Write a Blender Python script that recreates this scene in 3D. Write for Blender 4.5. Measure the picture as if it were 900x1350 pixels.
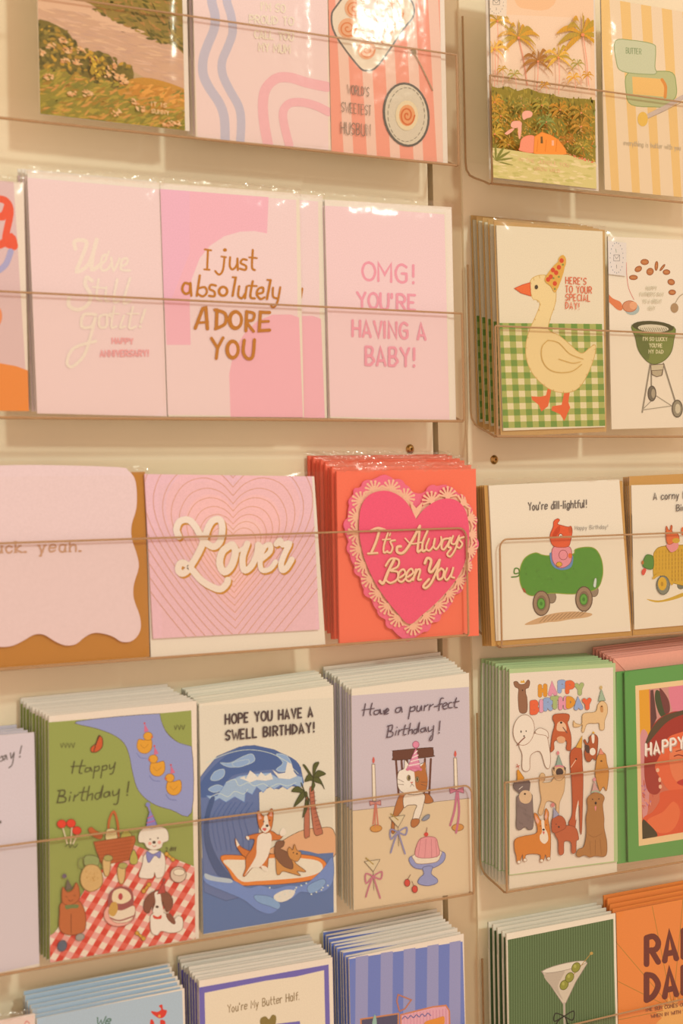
import bpy, bmesh, math, random
from mathutils import Vector, Matrix
from mathutils.geometry import tessellate_polygon
random.seed(7)
scn = bpy.context.scene
for o in list(bpy.data.objects): bpy.data.objects.remove(o)

# ------------------------------------------------------------------ camera
F, HX, HY, ROLL, DIST = 2400.0, 4085.0, 581.0, 0.0213, 1.075
Xa = Vector((HX-450, HY-675, F)).normalized()
Za = Vector((-ROLL, -1, 0)); Za.z = -(Za.x*Xa.x+Za.y*Xa.y)/Xa.z; Za.normalize()
Ya = Za.cross(Xa)
if Ya.z < 0: Ya = -Ya
CAM = Vector((0, -DIST, 0))
def ray(u, v):
    d = Vector((u-450, v-675, F)); return Vector((Xa.dot(d), Ya.dot(d), Za.dot(d)))
def unp(u, v, y):
    """point of the plane at depth y (wall = 0) seen at photograph pixel (u, v)"""
    d = ray(u, v); t = (y-CAM.y)/d.y
    return (CAM.x+t*d.x, CAM.z+t*d.z)
def prj(x, y, z):
    p = Vector((x, y, z))-CAM
    c = [Xa[i]*p.x+Ya[i]*p.y+Za[i]*p.z for i in range(3)]
    return (450+F*c[0]/c[2], 675+F*c[1]/c[2])
cd = bpy.data.cameras.new('camera'); cam = bpy.data.objects.new('camera', cd)
scn.collection.objects.link(cam); scn.camera = cam
cd.sensor_fit = 'VERTICAL'; cd.sensor_height = 36; cd.lens = F/1350*36
cd.clip_start = 0.01; cd.clip_end = 50
R = Vector((Xa.x, Ya.x, Za.x)); D_ = Vector((Xa.y, Ya.y, Za.y)); FW = Vector((Xa.z, Ya.z, Za.z))
cam.matrix_world = Matrix(((R.x, -D_.x, -FW.x, CAM.x), (R.y, -D_.y, -FW.y, CAM.y), (R.z, -D_.z, -FW.z, CAM.z), (0, 0, 0, 1)))
cd.dof.use_dof = True; cd.dof.focus_distance = 1.42; cd.dof.aperture_fstop = 11.0

# ------------------------------------------------------------------ light and exposure
scn.view_settings.view_transform = 'Standard'; scn.view_settings.look = 'None'
scn.view_settings.gamma = 1.0; scn.view_settings.exposure = -0.17
scn.cycles.transparent_max_bounces = 48
TINT = (0.88, 0.92, 0.79)
world = bpy.data.worlds.new('shop_interior_glow'); scn.world = world; world.use_nodes = True
bg = world.node_tree.nodes['Background']; bg.inputs[0].default_value = (1.0, 0.585, 0.38, 1); bg.inputs[1].default_value = 0.88
def area(name, loc, target, size, power, shape='DISK', sy=None):
    l = bpy.data.lights.new(name, 'AREA'); l.shape = shape; l.size = size
    if sy: l.size_y = sy
    l.energy = power; l.color = TINT
    o = bpy.data.objects.new(name, l); scn.collection.objects.link(o); o.location = loc
    o.rotation_euler = (Vector(target)-Vector(loc)).to_track_quat('-Z', 'Y').to_euler(); return o
area('ceiling_lamp_key', (1.3, -3.2, 2.1), (0.6, 0, 0), 0.36, 46)
area('added_front_fill', (-1.2, -2.6, 0.0), (0.1, 0, -0.1), 0.8, 9)  # unseen lamp added in front to brighten the lower rows of cards
# the small spot whose mirror image shows in the sleeve at the top of the picture
d = ray(497, 22); t = (-0.033-CAM.y)/d.y; hit = CAM+t*d; rd = Vector((d.x, -d.y, d.z)).normalized()
area('ceiling_spot', hit+rd*2.2, hit, 0.05, 1.6)

# ------------------------------------------------------------------ colour
def s2l(c): return c/12.92 if c <= 0.04045 else ((c+0.055)/1.055)**2.4
EV = (0.97, 0.80, 0.585)          # light that falls on the wall, so ink = seen colour / light
def ink(h):
    r = [s2l(int(h[i:i+2], 16)/255.0) for i in (0, 2, 4)]
    k = 1.08-0.08*(0.3*r[0]+0.6*r[1]+0.1*r[2])/0.65
    return tuple(max(0.004, min(0.93, r[i]*k*(1, 1.04, 1)[i]/EV[i])) for i in range(3))
MATS = {}
def new_mat(name):
    m = bpy.data.materials.new(name); m.use_nodes = True
    nt = m.node_tree; return m, nt, nt.nodes['Principled BSDF']
def paper(h, rough=0.7, var=0.08, bump=0.12):
    k = ('p', h, rough)
    if k in MATS: return MATS[k]
    m, nt, b = new_mat('card_stock_'+h); c = ink(h)
    tc = nt.nodes.new('ShaderNodeTexCoord')
    n = nt.nodes.new('ShaderNodeTexNoise'); n.inputs['Scale'].default_value = 900; n.inputs['Detail'].default_value = 3
    nt.links.new(tc.outputs['Object'], n.inputs['Vector'])
    mx = nt.nodes.new('ShaderNodeMix'); mx.data_type = 'RGBA'
    mx.inputs['A'].default_value = (*[v*(1-var) for v in c], 1); mx.inputs['B'].default_value = (*[min(1, v*(1+var)) for v in c], 1)
    nt.links.new(n.outputs['Fac'], mx.inputs['Factor']); nt.links.new(mx.outputs['Result'], b.inputs['Base Color'])
    bp = nt.nodes.new('ShaderNodeBump'); bp.inputs['Strength'].default_value = bump; bp.inputs['Distance'].default_value = 0.0002
    nt.links.new(n.outputs['Fac'], bp.inputs['Height']); nt.links.new(bp.outputs['Normal'], b.inputs['Normal'])
    b.inputs['Roughness'].default_value = rough; b.inputs['Specular IOR Level'].default_value = 0.25
    MATS[k] = m; return m
def ink_mat():
    m, nt, b = new_mat('printed_ink')
    a = nt.nodes.new('ShaderNodeAttribute'); a.attribute_name = 'ink'
    tc = nt.nodes.new('ShaderNodeTexCoord')
    n = nt.nodes.new('ShaderNodeTexNoise'); n.inputs['Scale'].default_value = 1400; n.inputs['Detail'].default_value = 2
    nt.links.new(tc.outputs['Object'], n.inputs['Vector'])
    mr = nt.nodes.new('ShaderNodeMapRange'); mr.inputs['To Min'].default_value = 0.85; mr.inputs['To Max'].default_value = 1.15
    nt.links.new(n.outputs['Fac'], mr.inputs['Value'])
    v = nt.nodes.new('ShaderNodeVectorMath'); v.operation = 'SCALE'
    nt.links.new(a.outputs['Color'], v.inputs[0]); nt.links.new(mr.outputs['Result'], v.inputs['Scale'])
    nt.links.new(v.outputs['Vector'], b.inputs['Base Color'])
    b.inputs['Roughness'].default_value = 0.6; b.inputs['Specular IOR Level'].default_value = 0.25
    return m
INK = ink_mat()
def clear(name, tint, refl, rough, bscale=0, bstr=0, spec=1.0):
    m = bpy.data.materials.new(name); m.use_nodes = True; nt = m.node_tree; nt.nodes.clear()
    out = nt.nodes.new('ShaderNodeOutputMaterial'); mx = nt.nodes.new('ShaderNodeMixShader')
    tr = nt.nodes.new('ShaderNodeBsdfTransparent'); tr.inputs[0].default_value = (*tint, 1)
    gl = nt.nodes.new('ShaderNodeBsdfGlossy'); gl.inputs['Roughness'].default_value = rough
    gl.inputs[0].default_value = (spec, spec, spec, 1)
    fr = nt.nodes.new('ShaderNodeFresnel'); fr.inputs['IOR'].default_value = 1.45
    mu = nt.nodes.new('ShaderNodeMath'); mu.operation = 'MULTIPLY'; mu.inputs[1].default_value = refl; mu.use_clamp = True
    ge = nt.nodes.new('ShaderNodeNewGeometry'); m2 = nt.nodes.new('ShaderNodeMath'); m2.operation = 'SUBTRACT'; m2.inputs[0].default_value = 1.0
    m3 = nt.nodes.new('ShaderNodeMath'); m3.operation = 'MULTIPLY'
    nt.links.new(ge.outputs['Backfacing'], m2.inputs[1]); nt.links.new(mu.outputs[0], m3.inputs[0]); nt.links.new(m2.outputs[0], m3.inputs[1])
    nt.links.new(fr.outputs[0], mu.inputs[0]); nt.links.new(m3.outputs[0], mx.inputs[0])
    nt.links.new(tr.outputs[0], mx.inputs[1]); nt.links.new(gl.outputs[0], mx.inputs[2])
    if bscale:
        tc = nt.nodes.new('ShaderNodeTexCoord'); n = nt.nodes.new('ShaderNodeTexNoise')
        n.inputs['Scale'].default_value = bscale; n.inputs['Detail'].default_value = 2
        bp = nt.nodes.new('ShaderNodeBump'); bp.inputs['Strength'].default_value = bstr; bp.inputs['Distance'].default_value = 0.002
        nt.links.new(tc.outputs['Object'], n.inputs['Vector']); nt.links.new(n.outputs['Fac'], bp.inputs['Height'])
        nt.links.new(bp.outputs['Normal'], gl.inputs['Normal']); nt.links.new(bp.outputs['Normal'], fr.inputs['Normal'])
    nt.links.new(mx.outputs[0], out.inputs[0]); return m
M_ACR = clear('clear_acrylic', (0.995, 0.99, 0.98), 0.9, 0.05)
M_SLV = clear('cellophane', (0.995, 0.993, 0.985), 0.8, 0.11, 60, 0.2)
M_RIM = clear('crinkled_cellophane', (0.97, 0.965, 0.95), 2.2, 0.14, 120, 0.9)
def edge_mat():
    m, nt, b = new_mat('polished_acrylic_edge'); b.inputs['Base Color'].default_value = (*ink('c99a68'), 1)
    b.inputs['Roughness'].default_value = 0.25; b.inputs['Transmission Weight'].default_value = 0.35
    return m
M_EDGE = edge_mat()
def metal(name, h, rough=0.3):
    m, nt, b = new_mat(name); b.inputs['Base Color'].default_value = (*ink(h), 1)
    b.inputs['Metallic'].default_value = 0.9; b.inputs['Roughness'].default_value = rough; return m
def wallpaint(name, h, scale=14):
    m, nt, b = new_mat(name); c = ink(h)
    tc = nt.nodes.new('ShaderNodeTexCoord'); n = nt.nodes.new('ShaderNodeTexNoise')
    n.inputs['Scale'].default_value = scale; n.inputs['Detail'].default_value = 6
    mx = nt.nodes.new('ShaderNodeMix'); mx.data_type = 'RGBA'
    mx.inputs['A'].default_value = (*[v*0.95 for v in c], 1); mx.inputs['B'].default_value = (*[min(1, v*1.05) for v in c], 1)
    nt.links.new(tc.outputs['Object'], n.inputs['Vector']); nt.links.new(n.outputs['Fac'], mx.inputs['Factor'])
    nt.links.new(mx.outputs['Result'], b.inputs['Base Color'])
    b.inputs['Roughness'].default_value = 0.45; return m

# ------------------------------------------------------------------ mesh helpers
COL = scn.collection
def link(name, me, parent=None, mat=None):
    o = bpy.data.objects.new(name, me); COL.objects.link(o)
    if parent: o.parent = parent
    if mat is not None and me is not None and not me.materials: me.materials.append(mat)
    return o
def mesh(verts, faces, name='m'):
    me = bpy.data.meshes.new(name); me.from_pydata([tuple(v) for v in verts], [], faces); me.update(); return me
class MB:
    def __init__(s): s.v = []; s.f = []
    def box(s, x0, x1, y0, y1, z0, z1):
        i = len(s.v)
        s.v += [(x, y, z) for x in (x0, x1) for y in (y0, y1) for z in (z0, z1)]
        s.f += [tuple(i+k for k in q) for q in ((0, 1, 3, 2), (4, 6, 7, 5), (0, 4, 5, 1), (2, 3, 7, 6), (0, 2, 6, 4), (1, 5, 7, 3))]
    def slab(s, pts, y0, y1):
        """polygon given in the x-z plane, extruded from y0 (front) to y1 (back)"""
        n = len(pts); i = len(s.v)
        s.v += [(p[0], y0, p[1]) for p in pts]+[(p[0], y1, p[1]) for p in pts]
        tris = tessellate_polygon([[Vector((p[0], p[1], 0)) for p in pts]])
        for t in tris:
            a, b, c = [pts[k] for k in t]
            ccw = (b[0]-a[0])*(c[1]-a[1])-(b[1]-a[1])*(c[0]-a[0]) > 0
            t = t if ccw else t[::-1]
            s.f.append(tuple(i+k for k in t)); s.f.append(tuple(i+n+k for k in t[::-1]))
        for k in range(n): s.f.append((i+k, i+(k+1) % n, i+n+(k+1) % n, i+n+k))
    def tube(s, path, r, n=6):
        path = [Vector(p) for p in path]; i0 = len(s.v)
        for k, p in enumerate(path):
            t = (path[min(k+1, len(path)-1)]-path[max(k-1, 0)]).normalized()
            a = t.cross(Vector((0, 1, 0.01))); 
            if a.length < 1e-3: a = t.cross(Vector((1, 0, 0)))
            a.normalize(); b = t.cross(a)
            for j in range(n):
                q = 2*math.pi*j/n; s.v.append(tuple(p+a*math.cos(q)*r+b*math.sin(q)*r))
        for k in range(len(path)-1):
            for j in range(n):
                s.f.append((i0+k*n+j, i0+k*n+(j+1) % n, i0+(k+1)*n+(j+1) % n, i0+(k+1)*n+j))
        s.f.append(tuple(i0+j for j in range(n))[::-1]); e = i0+(len(path)-1)*n; s.f.append(tuple(e+j for j in range(n)))
    def build(s, name, mat, parent=None, origin=(0, 0, 0)):
        me = mesh([(v[0]-origin[0], v[1]-origin[1], v[2]-origin[2]) for v in s.v], s.f, name); me.materials.append(mat)
        return link(name, me, parent)
def thing(name, label, cat, loc, group=None):
    o = bpy.data.objects.new(name, None); COL.objects.link(o); o.location = loc; o.empty_display_size = 0.02
    o['label'] = label; o['category'] = cat
    if group: o['group'] = group
    return o

# ------------------------------------------------------------------ print: flat ink shapes laid on a card
def smooth(p, closed, n=5):
    m = len(p); out = []
    if m < 3: return p
    rng = range(m) if closed else range(m-1)
    for i in rng:
        if closed: a, b, c, d = p[(i-1) % m], p[i], p[(i+1) % m], p[(i+2) % m]
        else: a, b, c, d = p[max(i-1, 0)], p[i], p[i+1], p[min(i+2, m-1)]
        for k in range(n):
            t = k/n
            out.append(tuple(0.5*(2*b[j]+(c[j]-a[j])*t+(2*a[j]-5*b[j]+4*c[j]-d[j])*t*t+(3*b[j]-a[j]-3*c[j]+d[j])*t**3) for j in (0, 1)))
    if not closed: out.append(p[-1])
    return out
def pp(s):
    if isinstance(s, str): return [tuple(float(q) for q in w.split(',')) for w in s.split()]
    return list(s)
def ear(p):
    return [tuple(p[k] for k in t) for t in tessellate_polygon([[Vector((a[0], a[1], 0)) for a in p]])]
def area2(p): return sum(p[i][0]*p[(i+1) % len(p)][1]-p[(i+1) % len(p)][0]*p[i][1] for i in range(len(p)))
def clip(poly, cv):
    """Sutherland-Hodgman against convex cv"""
    sg = 1 if area2(cv) > 0 else -1; out = poly
    for i in range(len(cv)):
        a, b = cv[i], cv[(i+1) % len(cv)]; inp = out; out = []
        if not inp: break
        def sd(p): return sg*((b[0]-a[0])*(p[1]-a[1])-(b[1]-a[1])*(p[0]-a[0]))
        for k in range(len(inp)):
            p, q = inp[k], inp[(k+1) % len(inp)]; sp, sq = sd(p), sd(q)
            if sp >= 0: out.append(p)
            if (sp > 0 > sq) or (sp < 0 < sq):
                t = sp/(sp-sq); out.append((p[0]+(q[0]-p[0])*t, p[1]+(q[1]-p[1])*t))
    return out if len(out) > 2 else []

GL = {  # stroke letters: x 0-9, y c=-3 b=-2 a=-1 0..8 ; '~' = curved stroke
'A':(5.4,'00 28 58;12 43;28 50'.replace('28 58','28').replace('00 28;','00 28 50;')),
'B':(5,'00 08;~08 38 47 46 34 04;~04 34 52 41 30 00'),'C':(5,'~57 38 17 04 11 30 51'),'D':(5.2,'00 08;~08 37 54 31 00'),
'E':(4.6,'48 08 00 40;04 34'),'F':(4.4,'48 08 00;04 34'),'G':(5.4,'~57 38 17 04 11 30 51 54;54 34'),'H':(5.2,'00 08;50 58;04 54'),
'I':(1,'00 08'),'J':(4,'~48 42 30 10 02'),'K':(5,'00 08;48 04 50'),'L':(4.4,'08 00 40'),'M':(6.2,'00 08 33 68 60'),
'N':(5.4,'00 08 50 58'),'O':(5.6,'~38 17 04 11 30 51 64 57 38'),'P':(4.8,'00 08;~08 38 56 44 04'),
'R':(5.2,'00 08;~08 38 56 44 04;24 50'),'S':(4.8,'~57 38 17 05 24 43 41 20 01'),'T':(5,'08 58;30 38'.replace('30 38','2~')),
'U':(5.2,'~08 03 10 40 53 58'),'V':(5.2,'08 30 58'),'W':(7,'08 20 45 60 88'),'Y':(5.2,'08 34 58;34 30'),'X':(5,'08 50;00 58'),
'a':(4.6,'~45 15 02 10 30 43;45 40'),'b':(4.6,'08 00;~04 25 43 31 10 00'),'c':(4,'~44 25 03 10 30 41'),'d':(4.6,'48 40;~44 25 02 10 30 42'),
'e':(4.4,'~03 43 45 15 02 10 41'),'f':(3,'~38 17 15 10;05 35'),'g':(4.6,'~45 15 02 10 30 43;~45 40 3b 1b 0a'),'h':(4.4,'08 00;~03 25 44 40'),
'i':(1.2,'00 05;07 08'),'j':(2.4,'~25 20 1b 0b;27 28'),'k':(4,'08 00;35 02 40'),'l':(1.2,'00 08'),'m':(6.4,'05 00;~03 25 34 30;~33 55 64 60'),
'n':(4.4,'05 00;~03 25 44 40'),'o':(4.6,'~25 03 10 30 43 25'),'p':(4.6,'05 0c;~04 25 43 31 10 01'),'r':(3.2,'05 00;~03 15 35'),
's':(3.8,'~35 15 04 32 20 00'),'t':(3.2,'~18 11 30;05 35'),'u':(4.4,'~05 02 10 30 43;45 40'),'v':(4.2,'05 20 45'),'w':(6,'05 10 34 50 65'),
'y':(4.4,'05 20;45 1c'),'x':(4,'05 40;00 45'),'z':(4,'05 45 00 40'),'!':(1.6,'13 18;10 10'),'.':(1.4,'00 00'),"'":(1.4,'06 08'),'-':(3,'03 23'),
'2':(4.6,'~07 28 46 33 00;00 40'),'0':(5,'~28 04 20 44 28'),'1':(2,'06 18 10'),',':(1.4,'10 0b'),' ':(3,'')}
GL['A'] = (5.4, '00 28 50;12 42'); GL['T'] = (5, '08 58;38 30'); GL['T'] = (4.4, '08 48;28 20')
def cy(c): return {'a': -1, 'b': -2, 'c': -3}.get(c, None) if c in 'abc' else int(c)

class Art:
    def __init__(s, root, clipq, y, org):
        s.root, s.clipq, s.y, s.org = root, clipq, y, org
        s.lay = 0.0; s.warm = (1, 1, 1); s.fr = (0, 0, 1); s.parts = {}; s.cur = None; s.region = None; s.part('printed_background')
    def part(s, n, label=None):
        s.cur = s.parts.setdefault(n, {'v': [], 'f': [], 'c': [], 'l': label}); return s
    def frame(s, ox, oy, k): s.fr = (ox, oy, k)
    def _px(s, p): ox, oy, k = s.fr; return (ox+p[0]/k, oy+p[1]/k)
    def _emit(s, tris, col, sub=1):
        c = tuple(min(0.93, a*b) for a, b in zip(ink(col), s.warm)); y0 = s.y-2e-5-s.lay; s.lay += 2e-6+(sub-1)*1e-6
        P = s.cur
        for ti, t in enumerate(tris):
            yy = y0-(ti % sub)*1e-6
            q = clip(list(t), s.clipq)
            qs = [q] if q else []
            if s.region is not None and q:
                qs = [z for z in (clip(q, r) for r in s.region) if z]
            for z in qs:
                if abs(area2(z)) < 1e-4: continue
                w = [unp(a[0], a[1], yy) for a in z]
                if area2(w) < 0: w = w[::-1]
                i = len(P['v']); P['v'] += [(a[0]-s.org[0], yy-s.org[1], a[1]-s.org[2]) for a in w]
                P['f'].append(tuple(range(i, i+len(w)))); P['c'].append(c)
    def P(s, col, pts, sm=0, ol=None, ow=2):
        p = pp(pts)
        if sm: p = smooth(p, True, 4)
        s._emit(ear([s._px(a) for a in p]), col)
        if ol: s.S(ol, ow*1.35, p+[p[0]], 0)
        return s
    def _strokes(s, w, p):
        """one mitred ribbon with round ends; its pieces share edges and do not overlap"""
        h = w/2; q = [p[0]]
        for a in p[1:]:
            if math.hypot(a[0]-q[-1][0], a[1]-q[-1][1]) > 1e-3: q.append(a)
        if len(q) < 2: return []
        n = len(q); N = []
        closed = n > 3 and math.hypot(q[0][0]-q[-1][0], q[0][1]-q[-1][1]) < 0.5
        def nrm(a, b):
            L = math.hypot(b[0]-a[0], b[1]-a[1]) or 1; return (-(b[1]-a[1])/L, (b[0]-a[0])/L)
        seg = [nrm(q[i], q[i+1]) for i in range(n-1)]
        for i in range(n):
            a = seg[i-1] if i else (seg[-1] if closed else seg[0]); b = seg[i] if i < n-1 else (seg[0] if closed else seg[-1])
            mx, my = a[0]+b[0], a[1]+b[1]; L = math.hypot(mx, my)
            if L < 0.2: N.append(b); continue
            k = min(2/L, 1.9)/L; N.append((mx*k, my*k))
        T = [[(q[i][0]+N[i][0]*h, q[i][1]+N[i][1]*h), (q[i+1][0]+N[i+1][0]*h, q[i+1][1]+N[i+1][1]*h),
              (q[i+1][0]-N[i+1][0]*h, q[i+1][1]-N[i+1][1]*h), (q[i][0]-N[i][0]*h, q[i][1]-N[i][1]*h)] for i in range(n-1)]
        if w/s.fr[2] > 0.7 and not closed:
            m = 4 if w/s.fr[2] < 3 else 6
            for a, d, sg in ((q[0], seg[0], 1), (q[-1], seg[-1], -1)):
                T.append([(a[0]+h*(d[0]*math.cos(math.pi*j/m)-sg*d[1]*-1*math.sin(math.pi*j/m)*-1), a[1]+h*(d[1]*math.cos(math.pi*j/m)+sg*d[0]*math.sin(math.pi*j/m))) for j in range(m+1)])
        out = []
        for t in T:
            if len(t) == 4: out += [[t[0], t[1], t[2]], [t[0], t[2], t[3]]]
            else: out.append(t)
        return [[s._px(a) for a in t] for t in out]
    def S(s, col, w, pts, sm=1):
        p = pp(pts)
        if sm: p = smooth(p, False, 4)
        T = s._strokes(w, p); s._emit(T, col, 8 if w/s.fr[2] < 1.5 else min(40, len(T)+1)); return s
    def Q(s, col, quads):
        s._emit([[s._px(a) for a in q] for q in quads], col); return s
    def E(s, col, cx, cy_, rx, ry=None, rot=0, ol=None, ow=2, n=18):
        ry = ry or rx; c, q = math.cos(math.radians(rot)), math.sin(math.radians(rot))
        p = [(cx+rx*math.cos(a)*c-ry*math.sin(a)*q, cy_+rx*math.cos(a)*q+ry*math.sin(a)*c) for a in [2*math.pi*j/n for j in range(n)]]
        s._emit([[s._px(a) for a in p]], col)
        if ol: s.S(ol, ow*1.35, p+[p[0]], 0)
        return s
    def T(s, col, w, text, x0, y0, x1, y1, h, slant=0.0, serif=0, gap=1.9):
        adv = []; x = 0
        for ch in text: adv.append(x); x += GL.get(ch, (4, ''))[0]+gap
        tot = max(x-gap, 1); L = math.hypot(x1-x0, y1-y0); ux, uy = (x1-x0)/tot, (y1-y0)/tot
        out = []
        for ch, a in zip(text, adv):
            st = GL.get(ch, (4, ''))[1]
            for t in st.split(';'):
                t = t.strip()
                if not t: continue
                cur = t[0] == '~'; pts = []
                for w2 in t.lstrip('~').split():
                    gx, gy = int(w2[0]), cy(w2[1]); X = a+gx+slant*gy
                    pts.append((x0+ux*X+0.0, y0+uy*X-gy*h/8))
                if len(pts) == 2 and pts[0] == pts[1]: pts[1] = (pts[1][0]+0.01, pts[1][1]-w*0.3)
                if cur: pts = smooth(pts, False, 4)
                out += s._strokes(w, pts)
                if serif and not cur:
                    for q in (pts[0], pts[-1]): out += s._strokes(w*0.7, [(q[0]-w*serif, q[1]), (q[0]+w*serif, q[1])])
        s._emit(out, col, min(150, len(out)+1)); return s
    def dabs(s, reg, n, cols, l, w, ang=0, sp=40, seed=1):
        """many loose brush dabs inside a polygon"""
        rnd = random.Random(seed); p = pp(reg); x0 = min(a[0] for a in p); x1 = max(a[0] for a in p); y0 = min(a[1] for a in p); y1 = max(a[1] for a in p)
        def ins(x, y):
            c = False
            for i in range(len(p)):
                a, b = p[i-1], p[i]
                if (a[1] > y) != (b[1] > y) and x < (b[0]-a[0])*(y-a[1])/(b[1]-a[1])+a[0]: c = not c
            return c
        per = {}
        for _ in range(n*4):
            x, y = rnd.uniform(x0, x1), rnd.uniform(y0, y1)
            if not ins(x, y): continue
            c = rnd.choice(cols); a = math.radians(ang+rnd.uniform(-sp, sp)); k = l*rnd.uniform(0.5, 1.3)
            dx, dy = math.cos(a)*k/2, math.sin(a)*k/2; ww = w*rnd.uniform(.6, 1.2)/2; L = k/2 or 1; nx, ny = -dy/L*ww, dx/L*ww
            per.setdefault(c, []).append([s._px(q) for q in ((x-dx, y-dy), (x-dx*.4+nx, y-dy*.4+ny), (x+dx*.4+nx, y+dy*.4+ny), (x+dx, y+dy), (x+dx*.4-nx, y+dy*.4-ny), (x-dx*.4-nx, y-dy*.4-ny))])
            n -= 1
            if n <= 0: break
        for rep in range(2):
            for c, t in per.items(): s._emit(t[rep::2], c, 11)
        return s
    def setreg(s, pts=None, sm=0):
        if pts is None: s.region = None; return
        p = pp(pts); p = smooth(p, True, 3) if sm else p
        s.region = [list(t) for t in ear([s._px(a) for a in p])]
    def done(s):
        if s.lay > 0.0021: print('THICK ART', s.root.name, s.lay)
        for n, P in s.parts.items():
            if not P['f']: continue
            me = mesh(P['v'], P['f'], n); me.materials.append(INK)
            at = me.color_attributes.new('ink', 'FLOAT_COLOR', 'CORNER'); k = 0
            for f, c in zip(P['f'], P['c']):
                for _ in f: at.data[k].color = (*c, 1); k += 1
            o = link(n, me, s.root)
            if P['l']: o['label'] = P['l']

# ------------------------------------------------------------------ cards, sleeves, stacks
YF = -0.0305
def quadw(q, y): return [unp(u, v, y) for u, v in q]
def leaf(mb, w, y0, y1): mb.slab(w, y0, y1)
def make_card(label, cat, q, h='e6d2b4', y=YF, env=None, envh='f0dec2', sleeve=True, group=None, rim=0, name='greeting_card', t=0.0011):
    """q: TL TR BR BL pixels of the card face; env: pixels of the envelope face behind it"""
    w = quadw(q, y); bx = min(a[0] for a in w); bz = min(a[1] for a in w); cx = sum(a[0] for a in w)/4
    org = (cx, y, bz); root = thing(name, label, cat, org, group)
    mb = MB(); mb.slab(w, y, y+0.00035)                       # front leaf
    mb.slab(w, y+t-0.00035, y+t)                              # back leaf
    l0, l1 = w[0], w[3]; mb.slab([l0, (l0[0]+0.0004, l0[1]), (l1[0]+0.0004, l1[1]), l1], y, y+t)   # fold
    body = mb.build('folded_card', paper(h), root, org)
    if env:
        ye = y+t+0.0002; e = quadw(env, ye); mb = MB(); mb.slab(e, ye, ye+0.0005)
        c = (sum(a[0] for a in e)/4, sum(a[1] for a in e)/4); mb.slab([e[0], e[1], c], ye+0.0005, ye+0.0008)
        mb.build('envelope', paper(envh), root, org)
    if sleeve:
        b = quadw(env or q, y); x0 = min(a[0] for a in b+w)-0.0012; x1 = max(a[0] for a in b+w)+0.0015
        z0 = min(a[1] for a in b+w)-0.0006; z1 = max(a[1] for a in b+w)+0.0008+rim
        nx, nz = 10, 14; V = []; Fc = []; rnd = random.Random(len(label))
        for j in range(nz+1):
            for i in range(nx+1):
                fx, fz = i/nx, j/nz; e = min(fx, 1-fx, fz, 1-fz)*8
                yy = y-0.0022-0.0003*rnd.random()+(0.0024 if e <= 0 else 0)
                V.append((x0+(x1-x0)*fx-org[0], yy-org[1], z0+(z1-z0)*fz-org[2]))
        for j in range(nz):
            for i in range(nx): a = j*(nx+1)+i; Fc.append((a, a+1, a+nx+2, a+nx+1))
        me = mesh(V, Fc, 'sleeve'); me.materials.append(M_SLV)
        for p in me.polygons: p.use_smooth = True
        link('clear_sleeve', me, root)
        if rim:      # crinkled open end of the bag above the card
            V = []; Fc = []; n = 40; zt = max(a[1] for a in b+w)
            for i in range(n+1):
                x = x0+(x1-x0)*i/n
                for k in range(4):
                    V.append((x-org[0]+rnd.uniform(-.0006, .0006), y+0.0004-0.0012*math.sin(k)+rnd.uniform(-.0012, .0012)-org[1], zt-0.0015+k/3*(rim+0.0015)+rnd.uniform(-.0006, .0006)-org[2]))
            for i in range(n):
                for k in range(3): a = i*4+k; Fc.append((a, a+4, a+5, a+1))
            me = mesh(V, Fc, 'rim'); me.materials.append(M_RIM)
            for p in me.polygons: p.use_smooth = True
            link('crinkled_sleeve_top', me, root)
    A = Art(body, q, y, org); A.q = q; return root, A
ORD = ['', 'second', 'third', 'fourth', 'fifth', 'sixth', 'seventh', 'eighth', 'ninth', 'tenth', 'eleventh', 'twelfth', 'thirteenth']
def stack(root, n, front, back, what, group, keep=('folded_card', 'envelope', 'printed_background', 'printed_gingham'), jit=0.0006, xo=0.0):
    """n more copies behind root; the rearmost one's top left corner shows at pixel back, the front one's at front"""
    y0 = root.location.y; x, z = unp(front[0], front[1], y0)
    best = None
    for k in range(5, 300):
        dy = k*1e-4
        if y0+dy > -0.004: break
        X, Z = unp(back[0], back[1], y0+dy)
        e = abs(X-x-xo)
        if best is None or e < best[0]: best = (e, dy, Z-z, X-x)
    _, dy, dz, dx = best; dx *= 0.85
    rnd = random.Random(n+int(front[0]))
    kids = [c for c in root.children if c.name.split('.')[0] in keep]
    root['group'] = group
    for i in range(1, n+1):
        f = i/n; c = root.copy(); COL.objects.link(c)
        c.location = (root.location.x+dx*f+rnd.uniform(-1, 1)*jit, y0+dy*f, root.location.z+dz*f+rnd.uniform(-1, 1)*jit*(2.2 if n > 6 else 1.2))
        c['label'] = (ORD[i] if i < n else 'rearmost')+' card from the front in the stack of '+what
        c['group'] = group
        for ch in kids:
            d = ch.copy(); COL.objects.link(d); d.parent = c
            for g in ch.children:
                if g.name.split('.')[0] in keep: e = g.copy(); COL.objects.link(e); e.parent = d
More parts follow.
